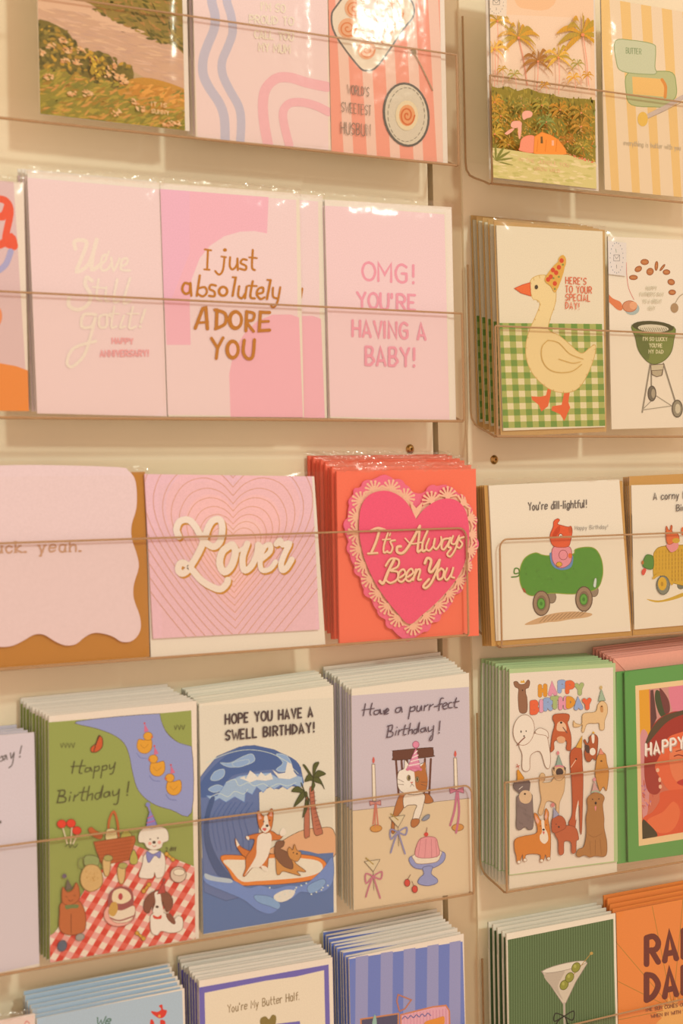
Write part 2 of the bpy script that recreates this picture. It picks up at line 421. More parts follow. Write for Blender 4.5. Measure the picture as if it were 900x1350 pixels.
# ------------------------------------------------------------------ boards behind the pockets
def struct(o): o['kind'] = 'structure'; return o
mb = MB(); mb.box(-0.9, 2.2, 0.022, 0.06, -1.2, 1.0); struct(mb.build('wall_back', wallpaint('wall_paint', 'a8703c', 5)))
ZT, ZB = 0.62, -0.72
XL = unp(571, 600, 0)[0]; XU0 = unp(578, 600, 0.002)[0]; XU1 = unp(616, 600, 0.002)[0]; XR = unp(617, 600, 0)[0]
def screw(u, v, root):
    x, z = unp(u, v, -0.001); mb = MB(); n = 20
    for r0, r1, y0, y1 in ((0.0034, 0.0034, 0, -0.0008), (0.0034, 0.0022, -0.0008, -0.0020), (0.0022, 0.0009, -0.0020, -0.0024), (0.0009, 0.0005, -0.0024, -0.0012)):
        i = len(mb.v)
        for r, y in ((r0, y0), (r1, y1)):
            mb.v += [(x+r*math.cos(2*math.pi*k/n), y, z+r*math.sin(2*math.pi*k/n)) for k in range(n)]
        mb.f += [(i+k, i+(k+1) % n, i+n+(k+1) % n, i+n+k) for k in range(n)]
    o = mb.build('screw', metal('brass_screw', 'b98a4c', 0.28), root, root.location); o['label'] = 'round brass-coloured screw head'
    return o
BP = wallpaint('cream_board_paint', 'fadaae')
for x0, x1, lab, sc in ((unp(-230, 700, 0)[0], XL, 'wide cream display board behind the left-hand card pockets', (541, 592)), (XR, XR+0.50, 'cream display board behind the right-hand card pockets', (652, 606))):
    t = thing('display_board', lab, 'board', ((x0+x1)/2, 0.008, ZB), 'cream display boards')
    mb = MB(); mb.box(x0, x1, 0, 0.016, ZB, ZT); mb.build('panel', BP, t, t.location)
    screw(*sc, t)
    x, z = unp(*sc, 0)
mb = MB(); mb.box(XU0, XU1, 0.002, 0.02, ZB, ZT)
o = mb.build('upright_strip', wallpaint('taupe_strip_paint', 'd3b083', 20)); o['label'] = 'narrow taupe upright strip between the two display boards'; o['category'] = 'strip'

# ------------------------------------------------------------------ clear pockets
YL = -0.0345
def mz(pts, y=YL): return sum(unp(u, v, y)[1] for u, v in pts)/len(pts)
def pocket(label, x0, x1, zl, zb, rc=(0, 0)):
    t = thing('acrylic_card_pocket', label, 'pocket', ((x0+x1)/2, -0.018, zb), 'clear acrylic card pockets')
    zt = zb+0.128; org = t.location
    mb = MB(); mb.box(x0, x1, -0.0040, -0.0026, zb+0.020, zt); mb.build('back_panel', M_ACR, t, org)
    prof = [(-0.0033, zb+0.0202), (-0.0042, zb+0.0145), (-0.0080, zb+0.0098), (-0.0140, zb+0.0068), (-0.0240, zb+0.0030), (-0.0315, zb-0.0004), (-0.0340, zb+0.0002), (YL, zb+0.0024)]
    V = []; Fc = []
    for i, (y, z) in enumerate(prof):
        V += [(x0-org[0], y-org[1], z-org[2]), (x1-org[0], y-org[1], z-org[2])]
        if i: a = 2*i; Fc.append((a-2, a-1, a+1, a))
    me = mesh(V, Fc); me.materials.append(M_ACR)
    for p in me.polygons: p.use_smooth = True
    link('curved_trough', me, t)
    r = 0.007
    def corner(cx, cz, a0, a1): return [(cx+r*math.cos(math.radians(a0+(a1-a0)*k/6)), cz+r*math.sin(math.radians(a0+(a1-a0)*k/6))) for k in range(7)]
    poly = [(x0, zb+0.0024)]
    top = (corner(x0+r, zl-r, 180, 90) if rc[0] else [(x0, zl)])+(corner(x1-r, zl-r, 90, 0) if rc[1] else [(x1, zl)])
    poly = poly+top+[(x1, zb+0.0024)]
    mb = MB(); mb.slab(poly, YL-0.0008, YL+0.0008); mb.build('front_lip', M_ACR, t, org)
    mb = MB(); mb.tube([(p[0], YL, p[1]) for p in top], 0.0007); mb.build('lip_edge', M_EDGE, t, org)
    for side, x in ((0, x0), (1, x1)):
        mb = MB()
        mb.tube([(x, -0.0033, zt)]+[(x, y, z) for y, z in prof]+[(x, YL, zl-(r if rc[side] else 0))], 0.0008)
        mb.build('end_edge', M_EDGE, t, org)
    mb = MB(); mb.tube([(x0, -0.0330, zb-0.0002), (x1, -0.0330, zb-0.0002)], 0.0009); mb.build('bottom_fold', M_EDGE, t, org)
    return t
XW = unp(-185, 700, YL)[0]
XE = sum(unp(u, v, YL)[0] for u, v in ((601, 150), (609, 480), (618, 780), (624, 1100)))/4
XF = sum(unp(u, v, YL)[0] for u, v in ((645, 200), (653, 520), (661, 760), (669, 1100)))/4
LEFT = [('top left', [(250, 15), (300, 28), (430, 50), (598, 75)], [(50, 155), (245, 178), (437, 200), (600, 222)], 'holding the landscape, wave and bun cards'),
        ('pink', [(0, 383), (210, 393), (430, 405), (591, 414)], [(0, 548), (210, 552), (600, 556)], 'holding the row of pink lettered cards'),
        ('heart', [(0, 712), (191, 710), (420, 702), (612, 700)], [(0, 882), (200, 868), (440, 850), (620, 838)], 'holding scalloped and heart cards'),
        ('animal', [(53, 1109), (264, 1079), (439, 1059), (618, 1037)], [(0, 1285), (265, 1240), (445, 1205), (622, 1183)], 'holding the picnic, surfing and party cat cards')]
zb4 = None; PZ = {}
for nm, l, b, lab in LEFT:
    zl, zb = mz(l), mz(b); PZ[nm] = zb
    pocket('long clear card pocket on the left board '+lab, XW, XE, zl, zb, (0, 1 if nm in ('heart', 'animal') else 0))
pitch = (PZ['pink']-PZ['animal'])/2
pocket('long clear acrylic card pocket at the bottom left holding the blue-striped card', XW, XE, PZ['animal']-pitch+0.0755, PZ['animal']-pitch, (0, 1))
RIGHT = [('top', [(639, 103), (779, 117), (900, 131)], [(640, 241), (795, 255), (900, 266)], 'holding the palm jungle and striped toast cards'),
         ('goose', [(650, 432), (795, 436), (900, 438)], [(656, 577), (900, 573)], 'holding the goose and barbecue cards'),
         ('dill', [(670, 713), (825, 705), (900, 700)], [(660, 852), (900, 835)], 'holding the pickle car and corn car cards'),
         ('dogs', [(670, 1035), (812, 1012), (900, 998)], [(668, 1178), (900, 1135)], 'holding the many dogs and green-framed photo cards')]
for nm, l, b, lab in RIGHT:
    zl, zb = mz(l), mz(b); PZ['R'+nm] = zb
    pocket('clear acrylic card pocket on the right board '+lab, XF, XF+0.34, zl, zb, (1 if nm == 'dill' else 0, 0))
zl5 = mz([(755, 1348), (900, 1320)])
pocket('clear acrylic card pocket at the bottom right holding the martini and orange cards', XF, XF+0.34, zl5, zl5-0.0755, (0, 0))

# ------------------------------------------------------------------ row 1, left board
def down(q, m):      # extend a quad beyond the picture to a full card height m (metres)
    return q
def full(tl, tr, ht=0.146, y=YF, up=False):
    """quad from two pixels (top corners, or bottom ones with up) and a real height"""
    a, b = unp(*tl, y), unp(*tr, y); s = 1 if up else -1
    c, d = prj(a[0], y, a[1]+s*ht), prj(b[0], y, b[1]+s*ht)
    return [c, d, tr, tl] if up else [tl, tr, d, c]
q = full((53, 150), (244, 172), up=True)
r, A = make_card('painted river landscape card at the top left of the display', 'greeting card', q, env=full((53, 151), (250, 173), up=True))
A.frame(0, 0, 2.8125); A.warm = (1.12, 1.0, 0.82)
A.P('b7a07a', '90,-300 700,-300 720,500 90,500'); A.P('cda893', '120,-300 700,-300 700,-40 120,-60')
A.P('8e7a3a', '110,-60 400,-40 640,-60 700,20 690,250 560,150 420,90 330,60 200,30 110,40', 1)
A.P('c8a58c', '110,20 300,40 420,90 560,140 680,200 700,350 560,300 430,230 300,190 200,140 110,100', 1)
A.P('d9b79c', '110,-10 300,0 430,80 540,120 400,110 310,50 110,25', 1)
A.dabs('130,30 300,45 560,150 690,210 690,310 500,260 380,180 250,140 140,90', 150, ['cba891', 'd4b29c', 'c2a08e', 'd8b79a', 'c4a48f'], 60, 6, 12, 10, 3)
A.dabs('320,20 640,-60 690,190 560,150 430,80', 190, ['6f6a2c', '8c7c34', '9d8a3f', 'a87f44', '57561f'], 34, 8, 30, 40, 4)
A.P('6d6327', '130,80 240,110 300,180 400,200 430,240 490,250 490,330 470,420 300,380 150,260', 1)
A.P('8b8330', '150,260 330,290 470,350 700,420 710,500 150,440', 1)
A.P('bb8a34', '470,300 560,290 700,340 700,400 560,420 440,350', 1)
A.dabs('135,90 240,110 300,180 400,200 490,250 480,330 300,300 150,260', 260, ['5a5722', '746b2a', '8f8035', '4e4c1d', 'a3832f', 'c09a35'], 26, 12, 20, 60, 5)
A.dabs('150,260 330,290 470,310 700,340 700,490 160,430', 420, ['8f8a33', 'a4953a', '7b7a2e', 'b99a40', 'c5924a', '9b7a2c'], 44, 9, -20, 30, 6)
A.dabs('470,300 690,340 690,390 500,350', 80, ['cf9440', 'd9a04a', 'b9822f'], 30, 10, -10, 30, 9)
for x, y, k in ((190, 170, 5), (235, 150, 6), (250, 185, 6), (300, 185, 7), (285, 232, 6), (155, 195, 5), (245, 228, 4), (350, 220, 6), (415, 245, 5), (440, 285, 9), (465, 300, 6), (405, 275, 5), (180, 285, 5), (265, 350, 6), (325, 345, 8), (520, 405, 4), (500, 375, 4), (620, 460, 5), (650, 455, 5), (430, 420, 4)):
    A.dabs([(x-16, y-10), (x+16, y-10), (x+16, y+10), (x-16, y+10)], k*2, ['dcb07c', 'd09a6a', 'e2bd90'], 18, 6, 25, 25, x)
A.dabs('335,210 385,215 390,290 340,280', 26, ['c2a032', 'd4b33c', 'a58d2d'], 20, 10, 60, 40, 8)
A.part('printed_lettering'); A.T('e0c295', 3, 'IT IS', 562, 392, 618, 398, 14); A.T('e0c295', 3, 'SUNNY', 562, 418, 626, 426, 14)
A.done()
q = full((258, 181), (436, 198), up=True)
r, A = make_card('pale pink card with blue wavy stripes and a pink loop', 'greeting card', q, 'eed6b8', rim=0.002)
A.frame(240, 0, 4.5)
A.P('f0d0c0', '35,-900 850,-900 868,890 92,810')
A.part('printed_stripes')
W1 = '150,-260 130,-150 200,-60 175,0 195,90 190,170 150,270 125,350 125,440 160,520 220,610 250,700 255,830'
A.S('c3b9bd', 55, W1)
A.S('c3b9bd', 50, '250,-260 225,-150 290,-60 265,0 290,90 300,190 270,280 238,360 240,440 280,530 335,630 350,720 345,840')
A.S('efb3ae', 60, '510,860 485,720 480,600 500,520 560,465 640,460 740,490 860,515')
A.S('efb3ae', 50, '635,860 605,740 600,660 640,612 720,608 800,630 870,665')
A.part('printed_lettering')
for i, tx in enumerate(("I'M SO", 'PROUD TO', 'CALL YOU', 'MY MUM')):
    x0 = (470, 400, 430, 455)[i]; x1 = (610, 660, 660, 640)[i]; y = (60, 135, 225, 300)[i]
    A.T('f0dcba', 9, tx, x0, y, x1, y+14, 46)
A.done(); stack(r, 2, (260, 100), (250, 96), 'pale pink wave cards', 'pale pink wave cards in the top left pocket')
q = full((437, 200), (584, 214), up=True)
r, A = make_card('coral-striped card with bun and cinnamon roll drawings', 'greeting card', q, 'ecd6b8', env=full((437, 201), (590, 216), up=True))
A.frame(300, 0, 2.8125)
A.P('efc3a6', '360,-500 860,-500 860,640 384,560')
A.part('printed_stripes')
for i in range(7):
    x = 392+i*86
    A.P('ee9a7c', [(x-62, -400), (x-16, -400), (x+42-10*0, 640), (x-8, 640)]) 
A.part('printed_bun_plate', 'rounded tray of iced buns printed on the card')
A.P('e9d3b0', '385,60 405,20 470,-60 520,-90 640,-30 685,10 688,60 650,110 560,240 515,262 480,240 400,130', 1, '6f665a', 5)
for x, y, rr in ((445, 105, 36), (515, 185, 34), (520, 110, 40), (590, 95, 38), (470, 30, 36), (560, 30, 44), (620, 50, 34)):
    A.E('e5a878', x, y, rr, rr*1.05); 
    A.S('d77e48', 5, [(x+rr*(1-k/16)*.9*math.cos(k*.8), y+rr*(1-k/16)*.9*math.sin(k*.8)) for k in range(15)])
A.P('f3e6d0', '480,-40 540,-80 630,-20 640,60 600,120 560,150 520,140 490,90', 1)
A.dabs('480,-40 560,-80 650,0 650,90 560,180 480,120', 120, ['f0dfc4', 'e6b488', 'f5ead8', 'dd9464'], 24, 5, 50, 60, 12)
A.part('printed_cinnamon_roll', 'cinnamon roll on a round plate printed on the card')
A.E('d8c7a6', 662, 425, 82, 116, -8, '5f5a4e', 6, 30)
for k in range(26):
    a = k*2*math.pi/26; A.S('8b8068', 2.5, [(662+68*math.cos(a), 425+100*math.sin(a)), (662+68*math.cos(a+.14), 425+100*math.sin(a+.14))], 0)
A.E('e7cf9f', 664, 428, 42, 56); A.E('e49c62', 665, 428, 30, 40)
A.S('d06a34', 6, [(665+28*(1-k/18)*math.cos(k*.75), 428+38*(1-k/18)*math.sin(k*.75)) for k in range(17)])
A.S('a08a66', 4, '690,195 720,250 760,335'); A.E('a08a66', 690, 190, 8, 14, -20)
A.part('printed_lettering')
A.T('7d6c58', 2.4, "WORLD'S", 444, 348, 524, 358, 34); A.T('7d6c58', 2.4, 'SWEETEST', 422, 414, 532, 428, 36); A.T('7d6c58', 2.8, 'HUSBUN', 420, 494, 530, 504, 42)
A.done()
stack(r, 2, (437, 100), (429, 96), 'coral bun cards', 'coral bun cards in the top left pocket')

# ------------------------------------------------------------------ row 2, left board
q = full((-148, 540), (38, 542), 0.141, up=True)
r, A = make_card('lilac card with red ribbon and orange hill cut off by the left edge', 'greeting card', q, 'ecd8bc', rim=0.004)
A.frame(0, 200, 2.8125)
A.P('dcb9ae', '-500,60 48,72 104,960 -500,950'); A.P('e8893a', '-400,760 -100,770 0,784 60,795 106,812 108,965 -400,955', 0)
A.part('printed_ribbon'); A.S('e5593a', 26, '-120,260 -60,180 0,175 28,190 38,230 20,330 52,350'); A.S('e5593a', 30, '-40,230 10,240 30,200'); A.S('e5593a', 30, '-60,340 0,345 40,318 52,350')
A.S('aaa3bd', 22, '40,370 20,420 -20,450'); A.E('e98d58', -8, 610, 16, 34)
A.done()
q = [(36, 234), (210, 249), (220, 549), (49, 545)]
r, A = make_card('plain pale pink card lettered in cream script above pink capitals', 'greeting card', q, 'ecdabc', rim=0.003, env=[(36, 225), (210, 241), (220, 549), (49, 545)])
A.frame(30, 210, 3.857)
A.P('efcfc4', '22,92 695,152 735,1306 72,1296')
A.part('printed_lettering')
c = 'f2e4cc'
A.S(c, 20, '268,455 262,420 290,410 325,425 300,500 275,570 330,540 360,470 378,400 360,470 352,560 400,530')
A.S(c, 13, '395,530 420,515 425,485 402,500 400,560 430,560 450,530'); A.S(c, 9, '438,468 432,490'); A.S(c, 13, '450,500 462,565 492,505'); A.S(c, 13, '498,545 528,530 530,505 505,512 500,560 545,565')
A.S(c, 20, '352,618 325,600 318,640 345,690 330,740 280,765 235,745 235,705'); A.S(c, 13, '385,610 375,700 400,720'); A.S(c, 10, '355,650 420,655'); A.S(c, 12, '425,650 420,715 440,720')
A.S(c, 14, '480,610 462,720 490,720'); A.S(c, 14, '545,605 512,725 548,720')
A.S(c, 16, '372,790 310,790 300,850 350,850 370,800 345,900 310,1000 250,1055 225,1030 260,960 370,925'); A.S(c, 13, '425,790 392,800 390,850 425,850 430,795 450,800'); A.S(c, 12, '465,750 450,850 475,850'); A.S(c, 9, '440,785 490,785')
A.S(c, 12, '515,795 495,855 520,850'); A.S(c, 12, '560,750 540,855 575,850'); A.S(c, 9, '530,785 590,785'); A.S(c, 14, '622,765 600,830'); A.E(c, 597, 852, 8)
A.T('eba49c', 7, 'HAPPY', 455, 935, 560, 938, 26); A.T('eba49c', 7, 'ANNIVERSARY!', 395, 1002, 640, 1000, 30)
A.done(); stack(r, 4, (36, 234), (24, 231), 'pale pink script cards', 'pale pink script cards in the second row')
# the copy behind sticks out to the right of the front one
q2 = [(250, 252), (425, 266), (431, 551), (262, 549)]
def adore(q, dx, lab, y):
    r, A = make_card(lab, 'greeting card', q, 'ecdabc', y=y, rim=0.003, env=[(q[0][0], q[0][1]-8), (q[1][0], q[1][1]-8), q[2], q[3]])
    A.frame(210+dx, 280+dx*0.06, 3.75)
    x0 = 5; w = [(5, -112), (676, -62), (690, 1008), (42, 1002)]
    A.P('efcfc4', w); A.P('efb2b6', '0,-130 540,-80 532,104 470,92 400,95 320,118 250,165 200,225 160,330 150,450 155,655 36,655 0,0', 0)
    A.P('ecb2bc', '0,-130 150,-120 150,200 60,430 12,430', 0)
    A.P('f0b0b2', '345,800 352,1020 710,1020 690,520 650,505 560,505 480,540 420,600 370,680', 0)
    A.part('printed_lettering'); c = 'bb7420'
    A.S(c, 11, '240,185 236,282', 0); A.S(c, 10, '224,183 256,188', 0); A.S(c, 10, '222,282 248,284', 0)
    A.S(c, 11, '322,220 314,285 295,308 276,290'); A.E(c, 324, 186, 10, 9); A.S(c, 9, '306,218 330,222', 0)
    A.S(c, 11, '350,222 348,265 362,282 382,262 386,228'); A.S(c, 11, '386,228 388,285'); A.S(c, 11, '432,235 412,232 402,250 428,265 425,284 398,278')
    A.S(c, 11, '462,186 458,270 472,285'); A.S(c, 9, '444,222 482,226', 0)
    A.S(c, 13, '150,355 125,350 113,380 128,402 150,392 153,350'); A.S(c, 12, '154,350 158,412', 0)
    A.S(c, 12, '200,312 185,412', 0); A.S(c, 11, '186,400 215,415 235,395 225,370 195,375'); A.S(c, 11, '280,362 255,358 248,378 272,392 272,414 245,412')
    A.E(c, 315, 390, 27, 28); A.E('efcfc4', 315, 390, 13, 15); A.S(c, 12, '378,322 362,412', 0); A.S(c, 9, '362,320 380,322', 0)
    A.S(c, 11, '395,365 390,410 408,424 425,400'); A.S(c, 11, '432,366 424,424', 0); A.S(c, 11, '462,340 450,415 472,425'); A.S(c, 9, '440,362 482,364', 0)
    A.S(c, 11, '488,402 512,395 512,372 490,378 482,405 500,428 520,420'); A.S(c, 12, '550,335 532,428', 0); A.S(c, 9, '534,333 552,336', 0)
    A.S(c, 10, '562,372 562,415 582,425'); A.S(c, 10, '598,370 585,440 565,470 552,460')
    A.S(c, 17, '178,572 215,475 230,472 238,575', 0); A.S(c, 12, '200,545 240,542', 0)
    A.S(c, 17, '285,482 282,572', 0); A.S(c, 16, '275,482 325,500 325,550 278,575'); A.E(c, 376, 532, 38, 50); A.E('efcfc4', 378, 532, 20, 31)
    A.S(c, 16, '432,490 428,585', 0); A.S(c, 14, '430,490 468,500 462,532 432,540 466,588'); A.S(c, 16, '545,495 500,493 494,585 545,582', 0); A.S(c, 13, '500,540 540,538', 0)
    A.S(c, 15, '258,622 288,670 282,722', 0); A.S(c, 15, '315,620 288,672', 0); A.E(c, 362, 678, 36, 50); A.E('f0c0ba', 363, 678, 18, 31); A.S(c, 16, '420,632 415,690 435,722 462,712 470,630')
    A.done(); return r
adore([(211, 249), (394.5, 263), (400.5, 550), (221, 549)], 0, 'pink card lettered in gold with an adoring message, front copy', YF-0.0004)
adore(q2, 29, 'pink and gold lettered card peeking out right of its front copy', YF+0.0022)
q = [(428, 271), (587, 280), (594, 555), (435, 551)]
r, A = make_card('pink baby announcement card at the right end of the pink row', 'greeting card', q, 'ecdabc', rim=0.003, env=[(428, 263), (595, 273), (601, 556), (435, 551)])
A.frame(300, 220, 2.647)
A.P('f0cbc2', '338,132 756,166 774,882 358,872')
A.part('printed_lettering'); c = 'ea99a1'
A.T(c, 9, 'OMG!', 470, 394, 652, 406, 62); A.T(c, 9, "YOU'RE", 452, 490, 656, 500, 52); A.T(c, 9, 'HAVING A', 436, 590, 692, 602, 54); A.T(c, 9, 'BABY!', 482, 690, 654, 696, 62)
A.done()
stack(r, 2, (428, 271), (423, 270), 'pink baby cards', 'pink baby cards in the second row')

# ------------------------------------------------------------------ row 3, left board
ye = YF+0.0008
q = [(-20, 626), (191, 622), (197, 866), (-20, 882)]
r, A = make_card('mauve card with scalloped edge over a kraft envelope at left edge', 'greeting card', q, 'b97a2e', y=ye, t=0.0008, rim=0.003)
A.done()
A.y = YF-0.0004
A.frame(0, 570, 2.143)
sc = smooth(pp('-300,100 -60,95 100,92 330,98 362,108 380,130 386,165 385,215 372,260 372,300 385,340 392,380 378,430 378,470 395,520 396,560 375,588 345,592 315,575 270,566 240,578 215,598 185,602 155,590 125,572 95,572 60,592 20,606 -60,604 -300,610'), True, 3)
w = [unp(*A._px(p), YF-0.0008) for p in sc]; mb = MB(); mb.slab(w, YF-0.0008, YF+0.0001)
o = mb.build('scalloped_card', paper('e8cac0', 0.55), r, r.location); o['label'] = 'mauve scalloped card front'
B = Art(o, [A._px(p) for p in pp('-70,60 420,60 420,640 -70,640')], YF-0.0009, tuple(r.location)); B.frame(0, 570, 2.143)
B.part('printed_lettering'); c = 'c59470'
B.T(c, 5, 'uck. yeah.', -12, 340, 232, 336, 30, 0, 0.7, 2.4)
B.done()
q = [(190, 626), (414, 628), (429, 853), (198, 867)]
r, A = make_card('square pink card with cream script over concentric gold hearts', 'greeting card', q, 'ecdcc0', y=ye, t=0.0008)
r.children[0].name = 'envelope'
A.done(); A.y = YF-0.0008; q = [(190.5, 625), (411, 628), (421, 830), (202, 842)]
mb = MB(); mb.slab(quadw(q, YF-0.0008), YF-0.0008, YF+0.0001); o = mb.build('folded_card', paper('e9b9b4', 0.6), r, r.location); o['label'] = 'pink card front'
B = Art(o, q, YF-0.0009, tuple(r.location)); B.frame(185, 610, 3.75)
B.P('e8b9b8', '20,50 850,50 900,840 60,870'); 
def heart(cx, cy_, W, n=0, H=2.0):
    p = [(0, 0), (-.2, -.2), (-.5, -.29), (-.82, -.16), (-1, .2), (-.93, .62), (-.62, 1.15), (-.25, 1.62)]
    L = [(cx+a*W, cy_+b*W) for a, b in p]; L = smooth(L+[(cx+.03*W, cy_+1.9*W)], False, 4)
    Rr = smooth([(cx+.03*W, cy_+1.9*W)]+[(cx-a*W, cy_+b*W) for a, b in p[::-1]], False, 4)
    return L+Rr
for W, cc in ((330, 'ecb9b4'), (235, 'f1bbb2'), (150, 'f3c1b4')): B.P(cc, heart(458, 355-(W-115)*1.08, W))
B.part('printed_hearts')
for i in range(15):
    W = 112+23*i+1.5*i*i
    B.S('cf9266', 2.6, heart(458, 355-1.0*(W-112), W), 0)
B.part('printed_lettering', 'cream script with gold shadow')
LV = [(30, '190,365 178,330 195,290 235,282 268,310 300,365 330,400 365,415 395,385 405,320 392,282 360,285 335,320 315,380 290,440 255,500 230,535 205,548 187,530 195,500 220,498 255,530 300,580 350,612 395,625 425,600 432,580'),
      (32, '450,405 405,440 392,500 415,540 450,510 470,440 455,405'), (15, '450,405 480,435 510,420 530,400'), (28, '528,400 505,470 512,530 545,515 575,455 582,405'), (14, '582,405 600,412 612,430'),
      (22, '595,480 640,440 640,405 610,420 592,480 600,530 640,525 668,490'), (26, '672,402 690,385 703,405 735,400 715,445 696,495 700,530 722,520 748,478')]
for dx, dy, cc in ((7, 9, 'c9872c'), (0, 0, 'f2e8d0')):
    for ww, p in LV: B.S(cc, ww+3, [(a+dx, b+dy) for a, b in pp(p)])
B.done()
# lace heart stack
q = [(443, 621), (627, 618), (631, 838), (447, 848)]
yh = YF+0.0012
r, A = make_card('red envelope card with a pink lace-edged heart, front of its stack', 'greeting card', q, 'f07050', y=yh, rim=0.003, t=0.0014)
for c_ in r.children:
    if c_.name.startswith('folded_card'): c_.name = 'envelope'
A.done()
stack(r, 7, (443, 621), (405, 600), 'red lace heart cards', 'red lace heart cards in the third row', keep=('envelope', 'crinkled_sleeve_top'))
# die-cut heart in front
HO = '500,208 480,205 458,172 420,142 378,132 350,122 320,108 288,132 240,140 205,158 185,188 160,192 145,235 126,268 128,330 106,375 102,420 122,470 122,540 150,600 163,660 198,705 215,780 262,825 290,890 330,930 348,970 400,1005 432,1042 482,1045 520,1012 570,995 600,950 640,930 660,890 700,855 722,800 768,760 790,700 820,640 825,580 852,540 856,480 843,430 850,370 828,320 800,272 772,228 730,205 690,170 640,175 610,168 570,188 545,217 518,220'
HI = '508,362 470,290 420,235 350,203 280,208 225,240 195,300 185,380 190,470 215,580 260,690 320,790 400,890 470,955 545,900 625,830 705,742 762,655 795,560 806,460 803,380 785,310 745,262 690,245 630,255 570,290 530,330'
A.frame(430, 600, 4.2857)
yf = YF-0.0010
def scallop(p, n=38, amp=9):
    L = [0]
    for a, b in zip(p, p[1:]+[p[0]]): L.append(L[-1]+math.hypot(b[0]-a[0], b[1]-a[1]))
    out = []; m = n*7; k = 0
    for i in range(m):
        s_ = i*L[-1]/m
        while L[k+1] < s_: k += 1
        a, b = p[k], p[(k+1) % len(p)]; f = (s_-L[k])/max(L[k+1]-L[k], 1e-6); x, y = a[0]+(b[0]-a[0])*f, a[1]+(b[1]-a[1])*f
        q = math.hypot(b[0]-a[0], b[1]-a[1]) or 1; h_ = amp*(abs(math.sin(math.pi*i/7))-0.5)
        out.append((x+(b[1]-a[1])/q*-h_*SG, y-(b[0]-a[0])/q*-h_*SG))
    return out
HB = smooth(pp(HO), True, 3); SG = 1 if area2(HB) < 0 else -1
HS = scallop(HB)
ho = [A._px(p) for p in HS]
mb = MB(); mb.slab([unp(*p, yf) for p in ho], yf, yf+0.0009)
o = mb.build('heart_card', paper('e8687c', 0.6), r, r.location); o['label'] = 'scalloped pink die-cut heart'
B = Art(o, [A._px(p) for p in pp('60,60 900,60 900,1100 60,1100')], yf-0.0001, tuple(r.location)); B.frame(430, 600, 4.2857)
B.setreg(HS)
B.P('e8687c', '60,60 900,60 900,1100 60,1100')
B.part('printed_lace', 'cream lace border'); hi = pp(HI); cs = 'efb48c'
def smh(p): return [p[0]]+smooth(p+[p[0]], False, 4)[1:-1]
his = smh(hi); cen = (500, 520)
B.S(cs, 36, his+[his[0]], 0)
tot = 0; seg = []
for a, b in zip(his, his[1:]+[his[0]]): seg.append((tot, a, b)); tot += math.hypot(b[0]-a[0], b[1]-a[1])
NF = 26
for k in range(NF):
    s = (k+0.5)*tot/NF
    for t0, a, b in seg[::-1]:
        if t0 <= s: break
    L = math.hypot(b[0]-a[0], b[1]-a[1]) or 1; f = (s-t0)/L; x, y = a[0]+(b[0]-a[0])*f, a[1]+(b[1]-a[1])*f
    nx, ny = (b[1]-a[1])/L, -(b[0]-a[0])/L
    if nx*(x-cen[0])+ny*(y-cen[1]) < 0: nx, ny = -nx, -ny
    th = math.atan2(ny, nx); bx_, by_ = x+nx*10, y+ny*10
    if y < 380 and abs(x-508) < 40: continue
    for j in range(-3, 4):
        a2 = th+j*0.46; r0, r1 = 12, 54-abs(j)*2
        B.S(cs, 10.5, [(bx_+r0*math.cos(a2), by_+r0*math.sin(a2)), (bx_+r1*math.cos(a2), by_+r1*math.sin(a2))], 0)
        B.E(cs, bx_+r1*math.cos(a2), by_+r1*math.sin(a2), 7.5, n=8)
    B.E(cs, bx_, by_, 15, n=10)
B.P(cs, '505,362 480,300 475,262 508,300 545,262 535,310'); 
B.part('printed_heart', 'deep pink heart'); B.P('e8586e', his)
B.part('printed_lettering', 'cream script'); 
IT = [(15, '250,428 290,412 330,422'), (15, '300,425 280,490 255,548'), (12, '235,556 288,552'), (11, '348,440 325,510 325,550 345,542'), (9, '318,478 362,474'), (7, '362,440 356,456'), (11, '388,480 362,488 374,520 362,550 340,545'),
      (16, '420,515 400,520 402,548 435,550 480,490 528,400'), (14, '528,400 522,470 515,542 535,535'), (9, '445,470 480,500 540,492'), (13, '572,425 545,490 543,540 562,535'),
      (11, '580,472 563,520 580,540 605,510 614,468 605,512 622,530 648,490 648,462'), (12, '692,470 660,478 650,520 665,532 690,495 702,462 688,515 702,522'), (11, '716,456 705,495 728,500 750,456 728,530 700,572 682,558 705,528'), (11, '776,462 750,474 768,500 752,524 735,515'),
      (17, '382,592 350,655 322,722 302,712'), (12, '335,625 365,585 408,592 402,630 362,652 402,660 400,700 362,722 335,705'), (12, '415,692 445,668 435,645 412,662 405,702 425,716 448,695'), (12, '460,688 490,664 480,642 458,660 450,700 470,712 492,690'),
      (12, '506,645 490,705'), (12, '498,680 515,648 530,650 518,700 535,702'), (16, '556,610 570,582 592,595 580,650 600,655 640,592'), (14, '640,592 625,650 592,720 562,750 548,738 580,700'),
      (13, '648,640 628,662 632,700 655,692 664,655 648,640'), (11, '682,638 668,682 680,705 705,672 718,632 705,682 722,692')]
for dx, dy, cc in ((2, 5, 'b98a50'), (0, 0, 'f0bf92')):
    for ww, p in IT: B.S(cc, ww*0.9, [(a+dx, b+dy) for a, b in pp(p)])
B.done()
